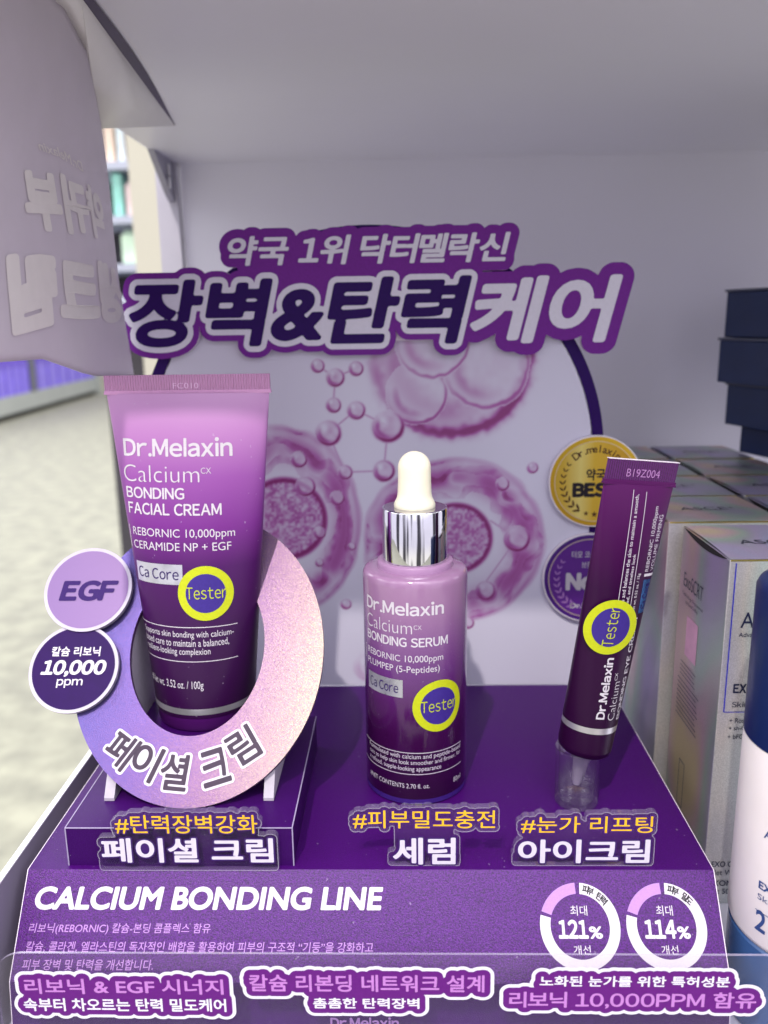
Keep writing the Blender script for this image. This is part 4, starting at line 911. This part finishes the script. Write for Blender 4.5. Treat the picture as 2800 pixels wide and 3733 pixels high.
plate('#탄력장벽강화', (250, 1760, 557, 1800), '페이셜 크림', (222, 1810, 592, 1863), (215, 603, 1873), 'clear plate with gold hashtag over white letters, on the step below the cream tube', ZT+0.02)
plate('#피부밀도충전', (762.5, 1750, 1069.6, 1789), '세럼', (849, 1809, 984, 1867), (837, 995, 1876), 'clear narrow footed plate with gold hashtag in front of the serum bottle', ZT+0.02, 246.4)
plate('#눈가 리프팅', (1125, 1763, 1409, 1799), '아이크림', (1118, 1813, 1402, 1864), (1104, 1409, 1876), 'clear plate with gold hashtag in front of the clear cup', ZT+0.02, 246.4)

# ================================================================== front acrylic lip with its three stickers
YL = 213.0; LPn = Plane((0, YL, 0))
lip = thing('acrylic_lip', 'clear acrylic front lip across the shelf edge carrying three outlined stickers', 'shelf lip', (20, YL, ZB))
zt = -187.0; x0 = -127.0
loop = [(x0, ZB-6), (330, ZB-6), (330, zt)] + [(x0+9+9*math.cos(t), zt-9+9*math.sin(t)) for t in np.linspace(math.pi/2, math.pi, 12)]
fr, sd = slab([loop], LPn, -0.8, 0, True); pnl = mesh('panel', *fr, m_acrf, lip); sd.build('panel_edge', clear('lip_edge', 0.30, (0.95, 0.95, 0.97), 0.08, (0.62, 0.55, 0.75)), pnl)
def lsticker(lines, lab):
    G = [(fit(s, rect_px(LPn, *r), bold=b), m_) for s, r, b, m_ in lines]
    al = join2d([g for g, _ in G]); big = tess(offset2d(*al, 1.2, 0.3, fill=True))
    o2 = tess(offset2d(*big, 1.75, 0.3, fill=True)); o1 = tess(offset2d(*big, 0.65, 0.3, fill=True))
    st = mesh('sticker', LPn.pt(*o2[0].T, 0.12), o2[1], m_signwhite, lip); st['label'] = lab
    mesh('sticker_ground', LPn.pt(*o1[0].T, 0.22), o1[1], m_plumd, st)
    for g, m_ in G: mesh('lettering', LPn.pt(*g[0].T, 0.32), g[1], m_, st)
m_pk = M('pink_lilac_ink', lin(178, 116, 192), 0.5, 0, 0.05, 300)
lsticker([('리보닉 & EGF 시너지', (56, 2113, 484, 2146), 0.02, m_pk), ('속부터 차오르는 탄력 밀도케어', (54, 2155, 490, 2183), 0.022, m_signwhite)], 'two full-width lines with an ampersand')
lsticker([('칼슘 리본딩 네트워크 설계', (540, 2104, 1046, 2141), 0.02, m_pk), ('촘촘한 탄력장벽', (677, 2154, 906, 2177), 0.022, m_signwhite)], 'wide line over a short centred line')
lsticker([('노화된 눈가를 위한 특허성분', (1165, 2107, 1575, 2130), 0.022, m_signwhite), ('~리보닉 10,000PPM 함유', (1099, 2141, 1631, 2177), 0.02, m_pk)], 'white line over a larger pink line with a number')

# ================================================================== silver holographic boxes
ZH = -86.0
def holo(name, seed):
    m = M(name, lin(176, 172, 182), 0.36, 0.6, 0, bump=0.3, bscale=2600)
    n, l = m.node_tree.nodes, m.node_tree.links; b = n['Principled BSDF']; tc = n.new('ShaderNodeTexCoord'); mp = n.new('ShaderNodeMapping'); mp.inputs['Location'].default_value = (seed, seed*0.7, 0); mp.inputs['Scale'].default_value = (34, 22, 9); l.new(tc.outputs['Object'], mp.inputs[0])
    no = n.new('ShaderNodeTexNoise'); no.inputs['Scale'].default_value = 1.0; no.inputs['Detail'].default_value = 1; l.new(mp.outputs[0], no.inputs[0]); cr = n.new('ShaderNodeValToRGB'); l.new(no.outputs[0], cr.inputs[0]); e = cr.color_ramp.elements
    e[0].position = 0.3; e[0].color = lin(160, 168, 198); e[1].position = 0.72; e[1].color = lin(206, 190, 150)
    for p, c in ((0.40, lin(174, 162, 194)), (0.48, lin(164, 166, 176)), (0.55, lin(162, 180, 168)), (0.63, lin(196, 170, 176))): q = e.new(p); q.color = c
    l.new(cr.outputs[0], b.inputs['Base Color']); return m
m_fold = M('fold_shine', lin(226, 206, 120), 0.25, 0.85, 0.2, 90)
holos = [holo('holo_card', 1.3), holo('holo_card', 4.1), holo('holo_card', 7.7)]
holo_lit = holo('holo_card_lit', 2.2)  # lit copy of the card for the fronts, the light in its colour
for nd in holo_lit.node_tree.nodes:
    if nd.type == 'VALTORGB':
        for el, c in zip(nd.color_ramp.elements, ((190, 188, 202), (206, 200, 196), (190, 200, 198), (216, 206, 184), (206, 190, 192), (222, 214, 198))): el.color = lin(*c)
for h_ in holos + [holo_lit]:
    n, l = h_.node_tree.nodes, h_.node_tree.links; src = [x for x in n if x.type == 'VALTORGB'][0]
    tc = n.new('ShaderNodeTexCoord'); no = n.new('ShaderNodeTexNoise'); no.inputs['Scale'].default_value = 2600; l.new(tc.outputs['Object'], no.inputs[0]); mr = n.new('ShaderNodeMapRange'); mr.inputs[1].default_value = 0.3; mr.inputs[2].default_value = 0.7; mr.inputs[3].default_value = 0.86; mr.inputs[4].default_value = 1.16; l.new(no.outputs[0], mr.inputs[0])
    mu = n.new('ShaderNodeVectorMath'); mu.operation = 'SCALE'; l.new(src.outputs[0], mu.inputs[0]); l.new(mr.outputs[0], mu.inputs['Scale']); l.new(mu.outputs[0], n['Principled BSDF'].inputs['Base Color'])
def hbox(x0, y0, lab, k, near=False, text=True, w=48.5, d=50.5):
    t = thing('silver_carton', lab, 'box', (x0+w/2, y0+d/2, ZB), 'silver holographic cartons beside the display')
    m = holos[k % 3]
    cb = mesh('carton', *box(x0, x0+w, y0, y0+d, ZB+0.02, ZH), [m, holo_lit], t); cb.data.polygons[2].material_index = 1; bevel(cb, 0.5)
    # tuck flap: the lid bows a little and shows a dark slit along its side
    bow = [(y0+2+(d-4)*i/14, ZH+0.02+0.0*i) for i in range(15)]
    V, F = grid(lambda a, b: (x0 + 0.3 + (w-0.6)*a - 0.0, y0 + 0.3 + (d-0.6)*b, ZH + 0.08 + 0.55*(1-abs(2*a-1))*0.3 + 0.7*math.sin(math.pi*b)*(1 if a < 0.5 else 0.4)), 6, 14)
    mesh('lid', V, F, m, t, smooth=True)
    V, F = grid(lambda a, b: (x0 - 0.15, y0 + 2 + (d-4)*b, ZH - 0.2 - (2.6*math.sin(math.pi*b)**0.8)*a), 1, 20)
    mesh('flap_slit', V, F, M('slit_dark', lin(26, 24, 28), 0.8, 0, 0.1, 100), t)
    mesh('front_fold_glint', *box(x0+0.4, x0+w-0.4, y0-0.12, y0+0.3, ZH-0.5, ZH+0.05), m_fold, t)  # golden glint along the fold put in as a coloured strip
    if text:
        TP = Plane((0, y0, ZH+0.75), (1, 0, 0), (0, 1, 0)); a = Acc(); write(a, 'ASCE', TP, (x0+11, 18, x0+32, 23.5), n=0.35); write(a, '+', TP, (x0+33, 21, x0+35.5, 23.5), n=0.35); a.build('lid_lettering', M('grey_ink', lin(52, 54, 66), 0.4, 0, 0.05, 300), t)
    return t
words_ = ['front', 'second', 'third', 'fourth', 'fifth']
ys = [287.3, 344.0, 396.0, 449.0, 503.0]
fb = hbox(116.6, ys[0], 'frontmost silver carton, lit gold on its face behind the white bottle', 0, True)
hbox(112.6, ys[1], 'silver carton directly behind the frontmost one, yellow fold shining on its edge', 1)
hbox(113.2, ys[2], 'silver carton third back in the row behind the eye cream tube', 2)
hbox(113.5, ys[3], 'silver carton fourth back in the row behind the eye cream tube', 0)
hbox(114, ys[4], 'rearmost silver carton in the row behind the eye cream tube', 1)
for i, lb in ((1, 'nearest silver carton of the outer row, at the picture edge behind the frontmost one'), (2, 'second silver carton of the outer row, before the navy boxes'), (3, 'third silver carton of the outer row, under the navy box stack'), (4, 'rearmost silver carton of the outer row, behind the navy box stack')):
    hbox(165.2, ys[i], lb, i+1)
m_navy = M('navy_ink', lin(24, 30, 62), 0.4, 0, 0.05, 300)
FB = Plane((0, ys[0], 0)); a = Acc()
for s_, r, bd in (('ASCE', (1598.6, 1322, 1700, 1356), 0), ('Advanced', (1595, 1366, 1652, 1375.5), 0), ('~EXOMIDE', (1582.6, 1476.6, 1680, 1497), 0.035), ('~Skin Care', (1580, 1515, 1665, 1527), 0), ('+ Rose', (1575, 1551, 1613, 1561), 0), ('+ sh-Oligo', (1573, 1568, 1630, 1580), 0), ('+ bFGF', (1571, 1586, 1611, 1596), 0), ('EXO CREAM', (1536, 1860, 1620, 1872), 0.015), ('Net Wt.', (1534, 1878, 1590, 1890), 0), ('EXOMIDE', (1530, 1901, 1610, 1913), 0.015), ('Net 50ml', (1528, 1919, 1590, 1930), 0)):
    a = Acc(); write(a, s_, FB, rect_px(FB, *r), n=0.2, bold=bd); a.build('lettering', m_navy, fb)
a = Acc(); p, q = FB.inv(1590.5, 1217), FB.inv(1554, 1538); strip(a, FB, (p[0], p[1]), (p[0], q[1]), 0.45, 0.15); strip(a, FB, (p[0], q[1]), (p[0]+24, q[1]), 0.3, 0.15); a.build('blue_rule', M('blue_foil_line', lin(70, 70, 220), 0.25, 0.5, 0.1, 300), fb)
SP = Plane((116.6, 0, 0), (0, -1, 0), (0, 0, 1)); a = Acc()
m_side = M('side_ink', lin(78, 78, 92), 0.5, 0, 0.1, 300)
for s_, r in (('ExoSCRT', (-332+0, -110, -310, -104)), ('Technology Empowered', (-333, -114.4, -309, -112.6)), ('by ExoCoBio', (-328, -117, -314, -115.2))): a = Acc(); write(a, s_, SP, r, n=0.2); a.build('lettering', m_side, fb)
a = Acc()
for k in range(9): strip(a, SP, (-331, -150-2.0*k), (-306-(k*7 % 4), -150-2.0*k), 0.4, 0.2)
for k in range(4): strip(a, SP, (-329, -142-1.8*k), (-311-(k*5 % 3), -142-1.8*k), 0.35, 0.2)
a.build('fine_print', m_side, fb); a = Acc()
strip(a, SP, (-322, -184), (-322, -204), 0.5, 0.2); strip(a, SP, (-316, -184), (-316, -204), 0.5, 0.2); strip(a, SP, (-322, -184), (-316, -184), 0.5, 0.2); strip(a, SP, (-322, -204), (-316, -204), 0.5, 0.2)
a.build('diagram', m_side, fb)
a = Acc(); strip(a, SP, (-319, -121), (-319, -138), 13, 0.12); a.build('pink_panel', M('panel_pink', lin(214, 160, 190), 0.4, 0.1, 0.1, 200), fb)

# ---- navy boxes stacked at the back
zb = ZH + 1.2
dirs = np.array([0.30, -0.954, 0])       # long side runs towards the viewer and to the right
m_nb = M('navy_box', lin(11, 33, 76), 0.45, 0, 0.10, 60, 0.05, 900)
offs = [(211, 0), (200.5, 0), (193.8, 0), (196.0, 0)]
labs = ['lowest navy box of the stack, set back on the silver cartons', 'navy box third from the top of the stack on the silver cartons', 'navy box second from the top, jutting out of the stack', 'topmost navy box of the stack at the back']
hs_ = [(zb, zb+17.5), (zb+17.8, zb+43.5), (zb+43.8, zb+70.5), (zb+70.8, zb+98.8)]
for (xx, _), lb, (z0, z1) in zip(offs, labs, hs_):
    P0 = np.array([xx, 520, 0.]); side = np.array([0.954, 0.30, 0])
    t = thing('navy_box', lb, 'box', (xx+40, 480, z0), 'navy boxes stacked at the back')
    def bb(l0, l1, w0, w1, za, zb_):
        V = [P0 + dirs*l + side*w + np.array([0, 0, z]) for l in (l0, l1) for w in (w0, w1) for z in (za, zb_)]; return np.array(V), [(0, 1, 3, 2), (4, 6, 7, 5), (0, 4, 5, 1), (2, 3, 7, 6), (0, 2, 6, 4), (1, 5, 7, 3)]
    bevel(mesh('tray', *bb(0, 150, 0, 90, z0, z1-1.6), m_nb, t), 0.5)
    bevel(mesh('lid', *bb(-1, 151, -1, 91, z1-1.5, z1), M('navy_lid', lin(70, 74, 92), 0.4, 0, 0.1, 60), t), 0.4)

# ================================================================== white bottle with navy cap
PX, PY, PR = 131.6, 238.0, 24.4
wb = thing('white_bottle', 'white bottle with navy cap on a blue round base, cut by the right photo edge', 'bottle', (PX, PY, ZB))
PS = Cyl(PX, PY, PR)
mesh('base', *lathe([(23.4, 0.05), (23.9, 0.5), (23.9, 31.5), (23.2, 32.3)], (PX, PY, ZB), 96), M('base_blue', lin(44, 78, 128), 0.25, 0, 0.05, 100), wb, smooth=True)
mesh('body', *lathe([(22.8, 32.4), (23.9, 33.0), (PR, 34.5), (PR, 98), (PR-0.3, 98.4)], (PX, PY, ZB), 128), M('bottle_white', lin(214, 206, 208), 0.35, 0, 0.02, 60, sub=0.1), wb, smooth=True, sharp=50)
zc = PS.inv(1640, 1650)[1]
mesh('cap', *lathe([(PR-0.4, 98.5), (PR, 98.8), (PR, 146.5), (PR-0.8, 148.2), (PR-3, 149.2), (4, 149.6)], (PX, PY, ZB), 128), M('cap_navy', lin(16, 34, 82), 0.3, 0, 0.04, 100), wb, smooth=True, sharp=50)
a = Acc()
for s_, r, bd in (('EXO', (1637, 1911, 1690, 1929), 0.03), ('Skin', (1634, 1940, 1676, 1953), 0), ('2', (1627, 1973, 1652, 2020), 0.02), ('A', (1650, 1790, 1672, 1812), 0)):
    write(a, s_, PS, rect_px(PS, *r, uc=min(1656, r[2])), n=0.12, bold=bd)
q_ = PS.inv(1632, 1962); strip(a, PS, q_, (q_[0]+14, q_[1]), 0.25)
a.build('lettering', M('bottle_navy_ink', lin(34, 62, 120), 0.4, 0, 0.05, 200), wb)

for o in S.objects:
    if 'loc' in o: del o['loc']
print('objects', len(S.objects), 'verts', sum(len(o.data.vertices) for o in S.objects if o.type == 'MESH'))
